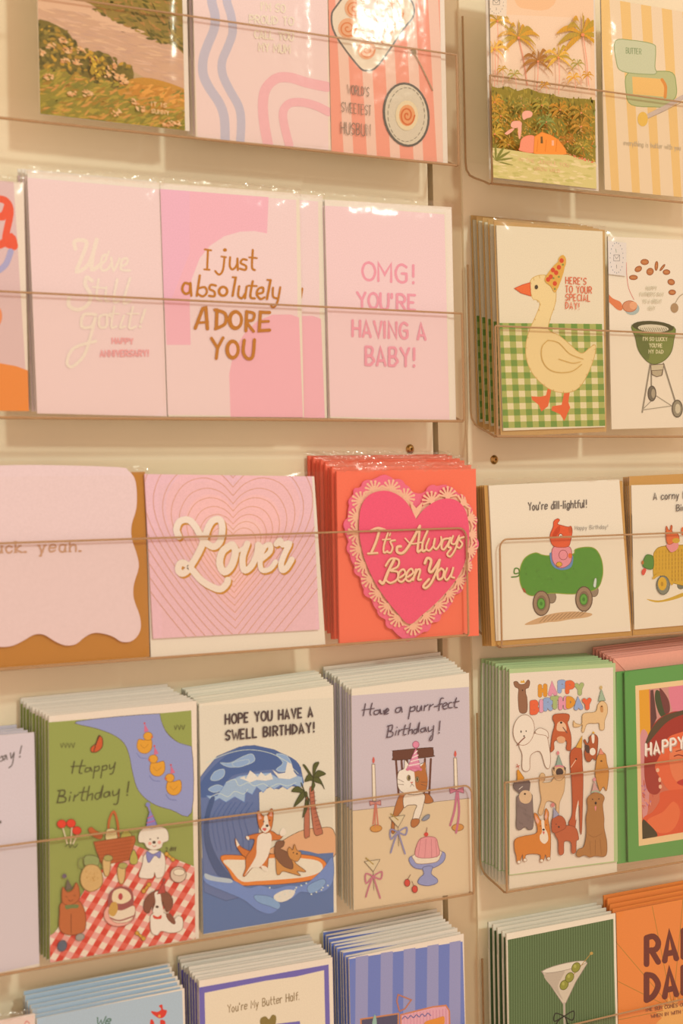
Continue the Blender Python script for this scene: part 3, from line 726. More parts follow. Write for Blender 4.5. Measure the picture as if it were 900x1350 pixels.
# ------------------------------------------------------------------ row 4, left board
LC = '7f6a60'
def qcard(lab, q, h='e9d6ba', **k): return make_card(lab, 'greeting card', q, h, **k)
q = full((-140, 1306), (52, 1274), 0.145, up=True)
r, A = qcard('lilac-grey birthday card cut off by the left edge of the picnic row', q)
A.frame(0, 880, 3.214)
A.P('d3c4c0', '-480,300 0,252 150,238 168,1254 -480,1400')
A.part('printed_lettering'); A.S('6b625c', 5, '0,385 8,375 12,392 0,398'); A.S('6b625c', 5, '22,372 12,380 18,392 26,372 30,390'); A.S('6b625c', 5, '44,362 48,385 60,360 52,410 38,425'); A.S('6b625c', 5, '92,332 84,365'); A.E('6b625c', 84, 378, 4)
A.E('6b625c', 0, 655, 7); A.done(); stack(r, 3, (-140, 985), (-160, 975), 'lilac-grey birthday cards', 'lilac-grey birthday cards in the fourth row')

q = [(64, 944), (259, 924), (262, 1237), (66, 1269)]
r, A = qcard('green picnic birthday card with white dog, ducks and red gingham', q)
A.frame(40, 920, 4)
A.P('929a4c', '50,133 848,68 868,1266 92,1394')
OL = '5d4f34'
A.part('printed_river', 'blue river with ducks'); A.P('8f94b6', '245,124 350,162 430,192 490,235 520,300 540,400 570,490 640,555 740,590 850,604 850,255 780,235 720,185 690,120 682,83', 1, OL, 2)
A.P('929a4c', '682,83 848,66 852,256 780,235 722,185 692,130'); A.S(OL, 2, '682,83 695,135 722,185 780,235 852,256')
for x, y in ((600, 240), (668, 360), (755, 460)):
    s = 1 if x < 620 else -1
    A.S('6f76a0', 3, [(x-40, y+50), (x-20, y+75), (x+15, y+80)]); A.P('dc9a2e', [(x-38, y+20), (x-30, y-20), (x, y-18), (x+36, y-25), (x+40, y+25), (x+15, y+52), (x-20, y+48)], 1, '8a5a20', 2)
    A.E('dc9a2e', x+20*s, y-38, 24, 22, 0, '8a5a20', 2); A.P('cf5a3a', [(x+36*s, y-40), (x+50*s, y-34), (x+38*s, y-26)]); A.S('a8701f', 2, [(x-20, y+5), (x, y+25), (x+22, y+5)])
    A.P('cf6a80', [(x-8+8*s, y-58), (x+8*s-6, y-104), (x+8*s+16, y-66)]); A.E('d04a4a', x+8*s-6, y-106, 5)
A.part('printed_background')
for x, y, k in ((160, 250, 4), (760, 155, 3), (750, 1090, 4)):
    for j in range(k): A.S('6a6a38', 4, [(x+j*20, y-8), (x+j*20+6, y+12), (x+j*20+14, y-12)])
A.part('printed_butterfly'); A.P('c4562a', '360,200 380,215 378,260 350,285 322,285 320,262 345,240', 1, '5a3a20', 3); A.S('4a3420', 5, '365,198 345,245 335,282')
A.part('printed_lettering'); c = '54502f'
A.S(c, 6, '232,335 220,398'); A.S(c, 6, '275,328 258,390 272,398'); A.S(c, 5, '215,362 290,358'); A.S(c, 5, '318,370 295,370 290,390 312,385 318,368 325,388'); A.S(c, 5, '340,362 332,425'); A.S(c, 5, '338,368 362,360 360,382 338,386')
A.S(c, 5, '382,358 372,422'); A.S(c, 5, '380,364 402,356 402,376 380,382'); A.S(c, 5, '418,352 420,375 440,362 448,340'); A.S(c, 5, '448,345 436,395 420,402')
A.S(c, 6, '158,488 142,552'); A.S(c, 6, '145,490 180,488 178,512 152,518 185,525 182,548 140,553'); A.S(c, 5, '210,518 205,545'); A.E(c, 214, 500, 4); A.S(c, 5, '235,512 228,545'); A.S(c, 5, '232,525 255,508'); A.S(c, 5, '285,470 270,535 285,540'); A.S(c, 5, '258,500 300,494'); A.S(c, 5, '312,465 298,540'); A.S(c, 5, '302,520 328,505 325,538')
A.S(c, 5, '372,500 348,505 342,528 362,530 384,460 372,528'); A.S(c, 5, '415,495 392,502 390,522 410,518 418,495 420,518'); A.S(c, 5, '435,490 438,515 460,505 470,480'); A.S(c, 5, '470,485 460,555 440,560'); A.S(c, 6, '520,442 512,498'); A.E(c, 511, 512, 4)
A.T(c, 3, '2 day', 714, 812, 770, 800, 22)
A.frame(40, 1080, 4)
A.part('printed_gingham_blanket', 'red and white gingham picnic blanket')
reg = '545,135 620,165 700,185 865,250 870,640 110,760 60,760 60,640 125,600 200,500 270,400 330,300 440,220'
A.setreg(reg); A.P('e3a090', reg)
ux, uy, vx, vy = 30, 11, 19, -31
CE = {'ce3f2e': [], 'd9604c': [], 'ecd5b8': []}
for i in range(-30, 40):
    for j in range(-32, 36):
        if i % 2 == 0 and j % 2 == 0: continue
        x, y = 100+i*ux+j*vx, 620+i*uy+j*vy
        if -60 < x < 960 and 60 < y < 840: CE['ce3f2e' if i % 2 and j % 2 else 'd9604c' if i % 2 else 'ecd5b8'].append([(x, y), (x+ux, y+uy), (x+ux+vx, y+uy+vy), (x+vx, y+vy)])
for k_, v_ in CE.items(): A.Q(k_, v_)
A.setreg()
A.part('printed_basket', 'orange wicker picnic basket'); BR = '8e4a22'
A.S('b9602f', 12, '412,90 415,10 440,-40 460,20 465,90')
A.P('bb5f2e', '305,55 322,42 345,60 380,80 370,105 330,90', 1, BR, 2); A.P('d8c48a', '400,60 418,50 440,50 455,70 455,110 400,110', 1, OL, 2); A.P('a9a24a', '482,75 505,55 530,75 535,105 480,108', 1, OL, 2)
A.P('b85c2c', '335,120 548,88 555,110 520,215 380,242 350,170', 0, BR, 3)
for k in range(6): A.S('94421c', 2.5, [(342+k*6, 140+k*17), (546-k*6, 108+k*19)], 0)
for k in range(14): A.S('a34e22', 2, [(350+k*14, 118-k*2), (368+k*11, 232-k*1.6)], 0)
A.part('printed_mushrooms')
for x, y, bx2, by2 in ((165, 25, 195, 130), (215, 22, 212, 128), (245, 60, 225, 130)):
    A.S('dcc9a0', 7, [(x+5, y+15), (bx2, by2)]); A.E('d8402a', x, y, 24, 22, 0, '8c3020', 2)
A.S('5d5f34', 4, '185,145 200,130 210,150 220,132 235,150 250,130')
A.part('printed_pitcher'); A.S('868a4e', 6, '300,205 262,205 255,250 285,260'); A.P('8f9a5a', '285,200 320,190 360,205 355,245 290,245', 1, OL, 2); A.P('d0a868', '295,245 350,245 378,290 375,350 320,382 275,355 265,300', 1, '8b6a35', 3); A.dabs('290,270 350,270 360,320 300,340', 30, ['b9853f', 'c89a58'], 10, 4, 0, 90, 2)
for x, y in ((402, 250), (480, 290)): A.P('d3b070', [(x-20, y-35), (x+20, y-40), (x+12, y+42), (x-12, y+42)], 1, '8b6a35', 3); A.E('a9a058', x+8, y-45, 24, 16, 0, OL, 2)
A.P('b3a94c', '545,160 565,205 560,235 530,235 525,205', 1, OL, 2)
A.part('printed_white_dog', 'white dog in a striped party hat'); WD = 'eadcc4'; DO = '8d7a62'
A.P(WD, '600,190 640,160 700,180 712,240 700,300 665,310 655,280 645,310 600,312 572,300 590,240', 1, DO, 2)
A.P(WD, '650,45 690,40 722,60 728,110 700,125 690,150 650,162 615,150 600,125 572,120 572,80 595,50', 1, DO, 2)
A.E('3d3328', 652, 122, 9, 8); A.E('3d3328', 632, 105, 4); A.E('3d3328', 672, 100, 4); A.E('e8a08c', 630, 128, 9); A.E('e8a08c', 680, 122, 9); A.S('b04a3a', 3, '645,140 655,145 662,138')
A.P('7f80b0', '615,170 648,185 685,168 682,205 655,192 625,230 612,200', 1, '55567e', 2); A.P('8a7fb2', '612,42 618,-5 632,-50 660,10 668,32 640,48', 0, '55567e', 2); A.S('c05a78', 5, '614,20 655,8', 0); A.S('c05a78', 5, '618,-5 648,-18', 0); A.E('7f80b0', 620, -82+5, 12); A.S('8a7fb2', 10, '622,-70 630,-45')
A.part('printed_brown_dog', 'brown and white dog in a red hat'); 
A.P(WD, '640,500 700,490 750,530 775,510 800,520 805,560 790,590 740,600 690,590 670,612 640,600 632,550', 1, DO, 2); A.P('7d4a35', '715,500 740,500 765,540 755,555 725,530', 1)
A.P('7d4a35', '640,385 700,375 745,410 748,460 720,490 700,450 690,490 650,492 640,460 625,495 600,480 602,430', 1, '5a3526', 2); A.P(WD, '655,390 682,385 692,440 700,490 665,500 645,485 660,440', 1); A.E('4a3225', 668, 462, 9, 7); A.E('33261c', 650, 448, 4); A.E('33261c', 698, 442, 4)
A.P('cf4430', '645,505 670,515 690,505 688,525 655,525', 1); A.P('b0453c', '668,395 705,325 712,388', 0, '7c2f28', 2); A.E('8d5046', 705, 320, 8)
A.part('printed_cat', 'ginger cat with a party hat'); GC = 'b86432'
A.P(GC, '165,440 250,430 285,480 292,560 270,600 200,610 155,580 155,500', 1, '8a4420', 3); A.P(GC, '168,370 175,360 195,385 225,370 240,335 255,360 258,420 215,452 170,440', 1, '8a4420', 3)
A.S('6e3a1c', 3, '185,405 195,412'); A.S('6e3a1c', 3, '225,400 238,405'); A.S('6e3a1c', 3, '200,425 212,432 225,425'); A.P('6e7a44', '185,455 250,450 250,468 215,470 190,475', 1); A.S('6e3a1c', 3, '215,500 215,600'); A.P('6a5f4e', '185,375 195,315 222,365', 0, '4d4438', 2); A.E('6a5a68', 180, 300, 12)
A.part('printed_cake', 'round layered cake on a plate'); A.E('e4a690', 470, 500, 84, 66, -8, '9c5648', 3); A.P('96504a', '410,440 420,385 470,355 530,370 545,430 530,460 470,480 420,470', 1); A.P('e8d0a4', '430,420 440,380 480,365 520,385 530,420 490,445 445,440', 1); A.P('e6d1b0', '420,470 480,480 545,455 550,500 520,540 450,545 415,510', 1, '9c5648', 2); A.P('c79a48', '415,470 430,440 455,440 460,480 440,512 415,500', 1); A.E('b04040', 475, 408, 12, 18)
A.S('96504a', 7, '420,520 470,535 545,510')
A.part('printed_snacks'); A.E('d6bfa2', 780, 292, 42, 42, 0, '7d5c48', 3); A.E('e9d8b8', 784, 280, 30, 18, 0, '7d5c48', 2)
for x, y, an in ((612, 362, -50), (580, 615, 40), (735, 198, 40)):
    a = math.radians(an); dx, dy = 22*math.cos(a), 22*math.sin(a); A.S('8a6420', 15, [(x-dx, y-dy), (x+dx, y+dy)], 0); A.S('cf9a38', 11, [(x-dx, y-dy), (x+dx, y+dy)], 0)
    for s in (1, -1): A.E('cf9a38', x+dx*s, y+dy*s, 11, 11, 0, '8a6420', 2)
A.E('57606a', 168, 668, 24, 30, 20, '3c4248', 2); A.E('9a9384', 262, 622, 24, 18, -20, '6a6458', 2)
A.part('printed_background')
A.done(); stack(r, 9, (64, 944), (24, 922), 'green picnic birthday cards', 'green picnic cards in the fourth row', jit=0.0004)

q = [(262, 928), (439, 903), (443.5, 1203), (268, 1232)]
r, A = qcard('surfing birthday card with big blue wave and corgi', q, 'e8d8b8')
A.frame(240, 870, 3.4636)
A.P('dfd2b4', '78,210 685,172 692,1153 97,1252')
A.part('printed_sand'); A.P('dda676', '395,880 430,845 500,800 560,775 620,768 690,775 692,900 500,905', 1, OL, 2)
A.part('printed_sea', 'blue sea and breaking wave'); NB = '56719a'; DN = '42587c'
A.P(NB, '90,905 300,900 500,880 540,868 580,875 620,885 690,880 692,1153 97,1252', 0)
A.P('5f7196', '80,540 110,500 160,440 260,398 330,390 420,410 500,450 540,490 555,560 530,580 470,570 440,590 400,580 350,605 352,690 348,800 352,880 300,900 180,900 200,950 260,1020 300,1040 280,1080 200,1100 100,1060', 0, DN, 2)
A.P('46608c', '85,560 160,470 260,400 330,392 420,412 520,460 540,520 440,500 330,510 230,530 180,590 130,620 85,625', 1)
for p in ('175,470 220,470 280,440 320,430 330,460 290,480 220,490', '430,430 480,440 500,490 460,510 430,500 460,470', '130,545 150,510 190,500 190,530 160,550', '230,470 300,455 300,475 250,490', '120,590 160,570 190,585 150,605'): A.P('8ba5cc', p, 1, 'b4c4d8', 2)
A.P('9ab0d0', '110,620 160,620 200,560 260,530 330,520 400,515 440,540 500,520 548,535 552,575 530,580 510,568 480,590 450,572 420,590 395,575 370,605 340,580 320,615 290,600 285,650 240,625 200,650 170,632 140,648', 0, '5f7fb0', 2)
for p in ('200,560 240,545 260,575 300,560 330,575 370,565 400,580 440,565 480,575 520,560', '130,625 170,610 210,625 240,600 280,612 300,590', '470,520 500,495 530,520', '110,470 200,430 300,410 400,425 480,465'): A.S('cfd8e0', 2.5, p)
A.P('e3d9c2', '262,540 285,530 290,545 310,505 330,520 345,535 360,512 380,530 405,515 415,545 380,552 340,548 310,560 285,548', 0); A.P('e3d9c2', '410,500 440,520 470,515 480,465 500,475 510,510 525,530 490,545 440,540', 0)
for x in (140, 160, 185, 205, 230, 260, 285): A.S('4a6490', 3, [(x+40, 650), (x, 720), (x-10+x*.1, 800), (x+20, 870)])
A.P(DN, '125,640 150,630 125,720 125,800 150,880 200,960 270,1030 330,1060 330,1085 240,1060 160,980 110,870 98,760', 1)
A.part('printed_surfboard', 'cream surfboard with orange rim'); A.P('de7f34', '178,895 300,893 450,885 560,890 630,905 660,935 650,975 590,1005 470,1022 340,1028 255,1025 210,960', 1, '8d5126', 2); A.P('e8dabc', '190,915 300,913 450,903 560,907 620,918 642,942 630,968 570,990 460,1002 340,1010 270,1010 220,955', 1)
A.part('printed_foam'); A.P('6e88b8', '100,980 150,985 200,1000 240,1010 300,1040 360,1030 420,1045 480,1030 560,1025 640,960 685,900 690,1000 660,1050 600,1065 540,1060 500,1090 440,1100 440,1135 400,1160 340,1140 280,1095 200,1060 110,1020', 1, NB, 2)
A.P('7fa0cc', '330,1075 400,1080 445,1110 440,1138 400,1125 345,1105', 1, NB, 2); A.P('e3d9c2', '420,1075 470,1050 515,1055 500,1085 460,1105 430,1100', 1); A.P('7f9fca', '575,1030 640,1000 655,1020 620,1055 580,1065', 1, NB, 2); A.P('b4bfd2', '105,975 150,990 220,1000 225,1018 160,1012 110,1000', 1)
for i in range(14): A.E('cfd4d6', 400+i*20+(i*37 % 17), 1040+(i*53 % 60)-i*3, 4)
A.part('printed_palms', 'two palm trees')
A.P('b5694c', '582,590 600,590 610,680 640,780 635,795 605,795 590,700', 1, '6a3f2a', 2); A.P('b5694c', '562,640 578,640 582,790 575,808 558,800', 1, '6a3f2a', 2)
for k in range(10): A.S('7c3f30', 2.5, [(584+k*3.4, 612+k*18), (606+k*3, 606+k*18)], 0)
for cx, cy_, tips in ((598, 545, ((552, 480), (625, 468), (655, 520), (650, 590), (560, 555), (590, 600))), (560, 610, ((500, 600), (510, 670), (545, 570), (575, 660), (550, 720)))):
    for tx, ty in tips:
        mx, my = (cx+tx)/2+(ty-cy_)*.12, (cy_+ty)/2-14
        A.P('4f5427', [(cx, cy_-7), (mx-3, my-14), (tx, ty), (mx+6, my+14), (cx, cy_+8)], 1, '35391c', 2)
A.part('printed_corgi', 'ginger and white corgi standing on the board'); OR = 'c9702f'; WH = 'ecdcc2'
A.P(OR, '318,905 280,895 248,850 244,815 265,850 300,870 330,880', 1, '7a4220', 2); A.P(WH, '244,815 262,845 250,855', 0)
A.P(OR, '330,820 300,818 292,808 330,795 360,790 405,780 440,800 460,785 465,795 445,820 405,830 395,900 385,960 350,945 320,950 290,985 278,985 290,950 292,900 320,860', 1, '7a4220', 2)
A.P(WH, '350,800 400,790 408,830 390,900 355,945 318,950 285,985 335,900 340,850', 1); A.P(WH, '360,940 385,945 392,965 370,960', 1); A.P(WH, '292,805 305,808 305,822 295,818', 1); A.P(WH, '445,790 462,765 475,790 455,805', 1)
A.P(OR, '342,700 350,690 370,712 390,708 405,680 415,690 415,730 405,775 380,792 355,770 345,735', 1, '7a4220', 2); A.P(WH, '375,715 388,712 395,750 402,770 380,790 360,772 372,750', 1); A.P('e4a48c', '345,705 352,700 364,725 350,730', 0); A.P('e4a48c', '396,712 408,690 411,715', 0)
A.E('2e2620', 388, 757, 7, 6); A.E('2e2620', 372, 738, 3.5); A.E('2e2620', 399, 733, 3.5); A.P('cf5a50', '365,770 385,768 378,782', 1)
A.part('printed_terrier', 'small brown terrier crouching on the board'); A.P('c98a45', '430,880 500,900 520,930 560,960 560,968 525,965 540,985 500,975 460,965 445,980 432,975 428,920', 1, '7a4f28', 2); A.P('7b5136', '432,830 465,828 462,850 448,862 480,880 505,930 500,955 460,940 430,905 422,870', 1, '5c3a26', 2)
A.P('c98a45', '482,870 490,855 505,868 512,842 525,870 542,878 540,900 525,920 500,912 486,895', 1, '7a4f28', 2); A.E('2e2620', 524, 885, 4); A.E('2e2620', 508, 880, 3)
A.part('printed_lettering'); c = '4b3c38'
A.T(c, 8, 'HOPE YOU HAVE A', 198, 292, 597, 258, 42, gap=2.6); A.T(c, 8, 'SWELL BIRTHDAY!', 200, 366, 604, 328, 42, gap=2.4)
A.done(); stack(r, 9, (262, 928), (240, 906), 'surfing birthday cards', 'surfing birthday cards in the fourth row', jit=0.0004)

q = [(463, 908), (618, 887), (622, 1175), (466, 1200)]
r, A = qcard('lilac birthday card with a party cat between two candles', q, 'e8d8ba')
A.frame(410, 870, 3.6)
A.P('c9b9b6', '188,170 748,128 762,660 195,720'); A.P('dcc197', '194,715 750,655 762,1100 203,1192'); A.S('6a5848', 2, '195,716 750,656', 0)
A.part('printed_chair', 'dark wooden chair back'); c = '653c2c'
for x0, x1 in ((402, 415), (428, 440), (455, 465), (540, 535), (568, 560)): A.S(c, 10, [(x0, 470), (x1, 640)], 0)
A.P(c, '388,435 400,430 560,416 578,422 580,450 570,460 400,476 388,462', 1, '452719', 2)
A.part('printed_cat', 'white and ginger cat in a pink party hat'); CW = 'ecdcc2'; CO = 'b06a34'; CL = '5a4436'
A.P(CO, '415,650 450,640 440,700 400,760 395,820 380,815 385,750', 1, CL, 2); A.P(CO, '530,640 555,635 580,672 540,680', 1, CL, 2)
A.P(CW, '445,640 535,635 530,700 510,760 490,790 475,785 490,720 500,690 460,690 440,700', 1, CL, 2); A.P(CO, '478,758 510,755 512,775 490,795 474,788', 1, CL, 2)
A.P(CW, '415,530 440,515 445,475 465,495 500,500 540,490 548,540 552,580 540,625 490,640 440,632 415,610 408,570', 1, CL, 2)
A.P(CO, '490,500 520,505 540,485 545,530 553,575 540,622 500,612 492,560', 1)
A.S(CL, 2, '411,565 440,580'); A.S(CL, 2, '408,590 440,592'); A.S(CL, 2, '520,590 550,600'); A.S(CL, 2, '520,580 552,580'); A.E('c8b070', 463, 560, 8, 13, 0, CL, 2); A.E('c8b070', 503, 567, 8, 13, 0, CL, 2); A.E('33261e', 464, 560, 4, 10); A.E('33261e', 503, 567, 4, 10)
A.P('c9705c', '470,580 485,578 478,588', 0); A.S(CL, 2, '478,588 470,602'); A.S(CL, 2, '478,588 488,600')
A.P('d9889a', '455,515 497,418 520,520 490,530', 0, 'a34e66', 2)
for k in range(4): A.S('efd8c4', 5, [(490-k*9, 445+k*19), (503+k*4, 432+k*20)], 0)
A.S('cf7288', 13, '456,520 490,512 520,520'); A.E('dc8497', 497, 402, 15, 16, 0, 'a34e66', 2)
A.part('printed_candles', 'two candles tied with ribbon bows')
for x, y, cc, yb, bw in ((296, 495, 'c9725a', 800, 0), (684, 465, 'd07d8c', 795, 1)):
    h = 175 if not bw else 150
    A.P('ecd9b8', [(x-7, y), (x+6, y), (x+12, y+h), (x-4, y+h)], 0, '8c7458', 2); A.P('cf5a48', [(x, y-35), (x+6, y-18), (x, y-4), (x-6, y-16)], 1)
    A.E('cc8c42', x+12, yb, 28, 17, -5, '8b5a28', 2); xb, yb2 = x+8, y+h+10
    if bw:
        A.S('c06c80', 10, [(xb, yb2), (xb-12, yb2+90), (xb-32, yb2+160)]); A.S('c06c80', 10, [(xb+4, yb2), (xb+10, yb2+100), (xb-4, yb2+195)]); xb -= 2; yb2 -= 5
    else:
        A.S(cc, 6, [(xb, yb2), (xb-10, yb2+100)]); A.S(cc, 6, [(xb+4, yb2), (xb+14, yb2+105)]); A.S(cc, 5, [(xb, yb2), (xb, yb2+110)])
    k = 1.0 if bw else .8
    A.P('c9788a' if bw else 'cf8a78', [(xb-34*k, yb2-12*k), (xb-30*k, yb2+14*k), (xb, yb2+2), (xb+34*k, yb2+12*k), (xb+32*k, yb2-16*k), (xb, yb2-4)], 0, '8c4a58', 2)
A.part('printed_dessert', 'pink jelly on a blue cake stand'); A.P('8e93b8', '470,935 540,910 600,905 636,920 625,960 570,990 500,990 470,965', 1, '565a80', 2); A.P('8e93b8', '530,985 575,980 570,1015 598,1040 595,1060 550,1072 508,1060 515,1035 535,1015', 1, '565a80', 2)
A.P('e8d6b8', '488,925 610,905 612,935 590,960 510,968 488,950', 1, '9a7a60', 2); A.P('df9592', '495,930 510,860 545,840 590,845 602,880 608,925 560,940', 1, 'a85a5e', 2)
for x in (520, 545, 570, 590): A.S('b86a6e', 2, [(x, 850), (x-6+(x-545)*.3, 938)], 0)
A.E('cf3f34', 546, 828, 10); A.S('6b4030', 2.5, '546,822 550,795')
A.part('printed_glasses', 'two cocktail glasses with bows')
for x, y, cc in ((290, 965, 'c0707c'), (408, 755, '8a86a4')):
    A.P('d9c49a', [(x-37, y-8), (x+37, y-18), (x+5, y+40)], 0, '6b5a48', 2); A.S('6b5a48', 2, [(x+5, y+40), (x+8, y+130)], 0); A.S('a88a40', 5, [(x-30, y-25), (x+5, y+5)], 0)
    A.S(cc, 7, [(x+5, y+62), (x-30, y+50), (x-28, y+95), (x+5, y+62), (x+45, y+40), (x+40, y+75), (x+5, y+62)]); A.S(cc, 7, [(x+3, y+64), (x-15, y+110), (x-30, y+160)]); A.S(cc, 7, [(x+6, y+64), (x+22, y+115), (x+38, y+165)])
A.part('printed_cherries'); A.E('cc4436', 456, 1058, 13, 17, 0, '7c2a22', 2); A.E('cc4436', 492, 1088, 13, 17, 0, '7c2a22', 2); A.S('6b4030', 2.5, '458,1042 472,1018'); A.S('6b4030', 2.5, '488,1072 478,1050')
A.P('8d9098', '525,760 545,738 562,735 558,752 540,762', 1, '555860', 2)
A.part('printed_lettering'); c = '55444a'
A.S(c, 5, '258,208 248,265'); A.S(c, 5, '290,205 280,250 285,262'); A.S(c, 4, '242,238 300,230'); A.S(c, 5, '325,238 302,242 300,258 318,256 328,236 330,256'); A.S(c, 5, '326,236 328,250 337,256'); A.S(c, 5, '345,240 348,258 360,235'); A.S(c, 5, '352,252 368,240 362,230 350,242 352,256 366,254')
A.S(c, 5, '425,225 405,230 402,248 420,246 428,225 432,248'); A.S(c, 5, '472,222 462,280'); A.S(c, 5, '470,230 492,220 490,240 468,245'); A.S(c, 5, '505,218 502,240 515,242 524,218 524,240'); A.S(c, 5, '540,215 536,240'); A.S(c, 5, '538,225 555,212'); A.S(c, 5, '565,212 560,238'); A.S(c, 5, '563,222 580,210'); A.S(c, 5, '585,222 602,219')
A.S(c, 5, '628,182 615,186 606,240'); A.S(c, 5, '603,212 622,208'); A.S(c, 5, '625,222 645,212 640,203 626,212 628,232 644,230'); A.S(c, 5, '668,202 655,205 652,226 670,226'); A.S(c, 5, '690,180 680,220 694,226'); A.S(c, 5, '675,202 702,196')
A.S(c, 5, '370,312 360,368'); A.S(c, 5, '362,315 386,310 382,334 368,338 388,344 384,362 358,368'); A.S(c, 4, '405,335 400,358'); A.E(c, 408, 320, 3); A.S(c, 5, '418,332 414,356'); A.S(c, 5, '416,342 430,330'); A.S(c, 5, '448,308 438,352 450,354'); A.S(c, 4, '432,330 462,325'); A.S(c, 5, '472,300 462,352'); A.S(c, 5, '464,338 480,330 480,350')
A.S(c, 5, '505,328 490,332 488,346 500,346 515,295 508,344'); A.S(c, 5, '540,322 522,328 522,342 538,338 542,320 546,340'); A.S(c, 5, '556,318 558,340 575,330'); A.S(c, 5, '582,312 575,375 562,380 570,360'); A.S(c, 5, '612,290 608,335'); A.E(c, 607, 346, 4)
A.done(); stack(r, 10, (463, 908), (424, 880), 'party cat birthday cards', 'party cat cards in the fourth row', jit=0.0004)

# ------------------------------------------------------------------ row 5, left board
q = full((-130, 1372), (46, 1336), 0.146)
r, A = qcard('pale pinkish cream card just entering at the bottom left corner', q, 'e6d2bc', rim=0.003)
A.frame(0, 1240, 4); A.P('e3c6b0', '-500,480 180,395 215,1700 -500,1800'); A.part('printed_lettering'); A.S('cf7a70', 6, '130,440 140,425 155,436'); A.done()
q = full((48, 1343), (243, 1303), 0.146)
r, A = qcard('pale blue card with a red fox-like bird and green lettering', q)
A.frame(0, 1240, 4)
A.P('a9b9bd', '195,408 960,262 1010,1700 215,1700')
A.part('printed_lettering'); A.T('49705c', 7, 'We &', 505, 450, 640, 432, 42, .2)
A.part('printed_bird', 'red bird'); A.P('d13a2c', '838,345 855,338 860,362 880,370 868,400 840,410 805,388 798,372 830,376 850,362', 1); A.E('e0a050', 840, 398, 7); A.P('d13a2c', '795,415 812,430 808,460 790,460', 1); A.P('d13a2c', '845,420 870,425 868,460 848,460', 1)
A.done(); stack(r, 6, (48, 1343), (30, 1308), 'pale blue cards', 'pale blue cards in the bottom left pocket')
q = full((262, 1293), (438, 1262), 0.146)
r, A = qcard('cream card with purple border, gold heart and butter wording', q)
A.frame(225, 1200, 4)
A.P('6c62a0', '148,408 832,286 858,1420 176,1590'); A.P('e6d3b0', '178,436 500,372 660,350 808,316 832,1390 204,1548')
A.part('printed_lettering'); A.T('8f7650', 4.5, "You're My Butter Half.", 300, 540, 680, 470, 40)
A.part('printed_butter'); A.P('857038', '475,570 500,560 518,575 535,552 555,560 552,600 530,640 490,640 472,600', 1); A.P('6c62a0', '555,600 680,585 690,640 555,650'); A.P('e3c06a', '380,700 660,650 690,760 400,820', 0, '857038', 4); A.P('c9a24c', '400,820 690,760 690,840 405,905', 0, '857038', 4)
A.done(); stack(r, 10, (262, 1293), (233, 1262), 'purple-bordered butter cards', 'butter cards in the bottom left pocket')
q = full((460, 1263), (611, 1231), 0.146)
r, A = qcard('blue card with lilac stripes and a suitcase picture', q)
A.frame(420, 1180, 4)
A.P('6a78ae', '155,338 758,245 800,1700 150,1700')
A.part('printed_stripes')
for i, x in enumerate((195, 327, 448, 572, 690)): A.P('9190b0', [(x, 332-(x-160)*.155), (x+66-i*2, 322-(x-160)*.155), (x+54, 1700), (x-12, 1700)])
A.part('printed_suitcase', 'open suitcase with pink lining'); A.P('4e4a5e', '222,655 420,625 418,860 228,890', 0, 'c07c4e', 6); A.P('dda0a4', '432,632 600,590 670,582 688,610 694,820 434,860', 0, 'c77a50', 6)
for k in range(14): A.S('c97e90', 2, [(450+k*17, 625-k*2), (454+k*17, 850-k*2)], 0)
A.S('b87252', 7, '425,610 412,560 418,530', 0); A.S('b87252', 7, '418,525 488,553 455,600 428,612', 0); A.S('5b608c', 4, [(440+i*15, 655-(i % 2)*14-i*2) for i in range(11)]); A.P('dd8a34', '560,670 620,650 662,642 650,700 570,700', 1); A.P('8fae98', '282,680 296,628 306,680', 1)
A.done(); stack(r, 9, (460, 1263), (425, 1230), 'blue striped suitcase cards', 'blue striped cards in the bottom left pocket')
# ------------------------------------------------------------------ right board
def stamp(A, q, x0, y0, x1, y1, sk=0):
    A.P('e2d3be', q)
    cx, cy_ = (x0+x1)/2, (y0+y1)/2; rx, ry = (x1-x0)/2, (y1-y0)/2
    for k in range(20):
        a = k*math.pi/10; A.E('8d8f8c', cx+rx*math.cos(a), cy_+ry*math.sin(a), rx*.06, ry*.05, n=6)
    w, h = rx*.45, ry*.2
    A.S('77726a', rx*.06, [(cx-w, cy_-h), (cx+w, cy_-h), (cx+w, cy_+h), (cx-w, cy_+h), (cx-w, cy_-h), (cx, cy_+h*.3), (cx+w, cy_-h)], 0)
    A.S('8a9a80', rx*.07, [(cx-w*.3, cy_-ry*.6), (cx-w*.1, cy_-ry*.35)]); A.S('77726a', rx*.06, [(cx, cy_+ry*.45), (cx, cy_+ry*.7)], 0)
q = full((650, 234), (787, 249), up=True)
r, A = qcard('palm jungle painting card at the top of the right board', q, 'e8d4b4', env=full((645, 236), (789, 252), up=True), envh='e8d4b8')
A.frame(630, 0, 5); A.warm = (1.1, 1.0, 0.85)
A.P('f0c9a8', '20,-600 780,-600 780,700 20,700'); A.P('f0cfb4', '40,90 740,120 740,700 45,700')
A.P('edbd92', '200,-300 560,-300 500,30 330,60 240,0', 1)
A.part('printed_palms', 'tall ochre palm trees')
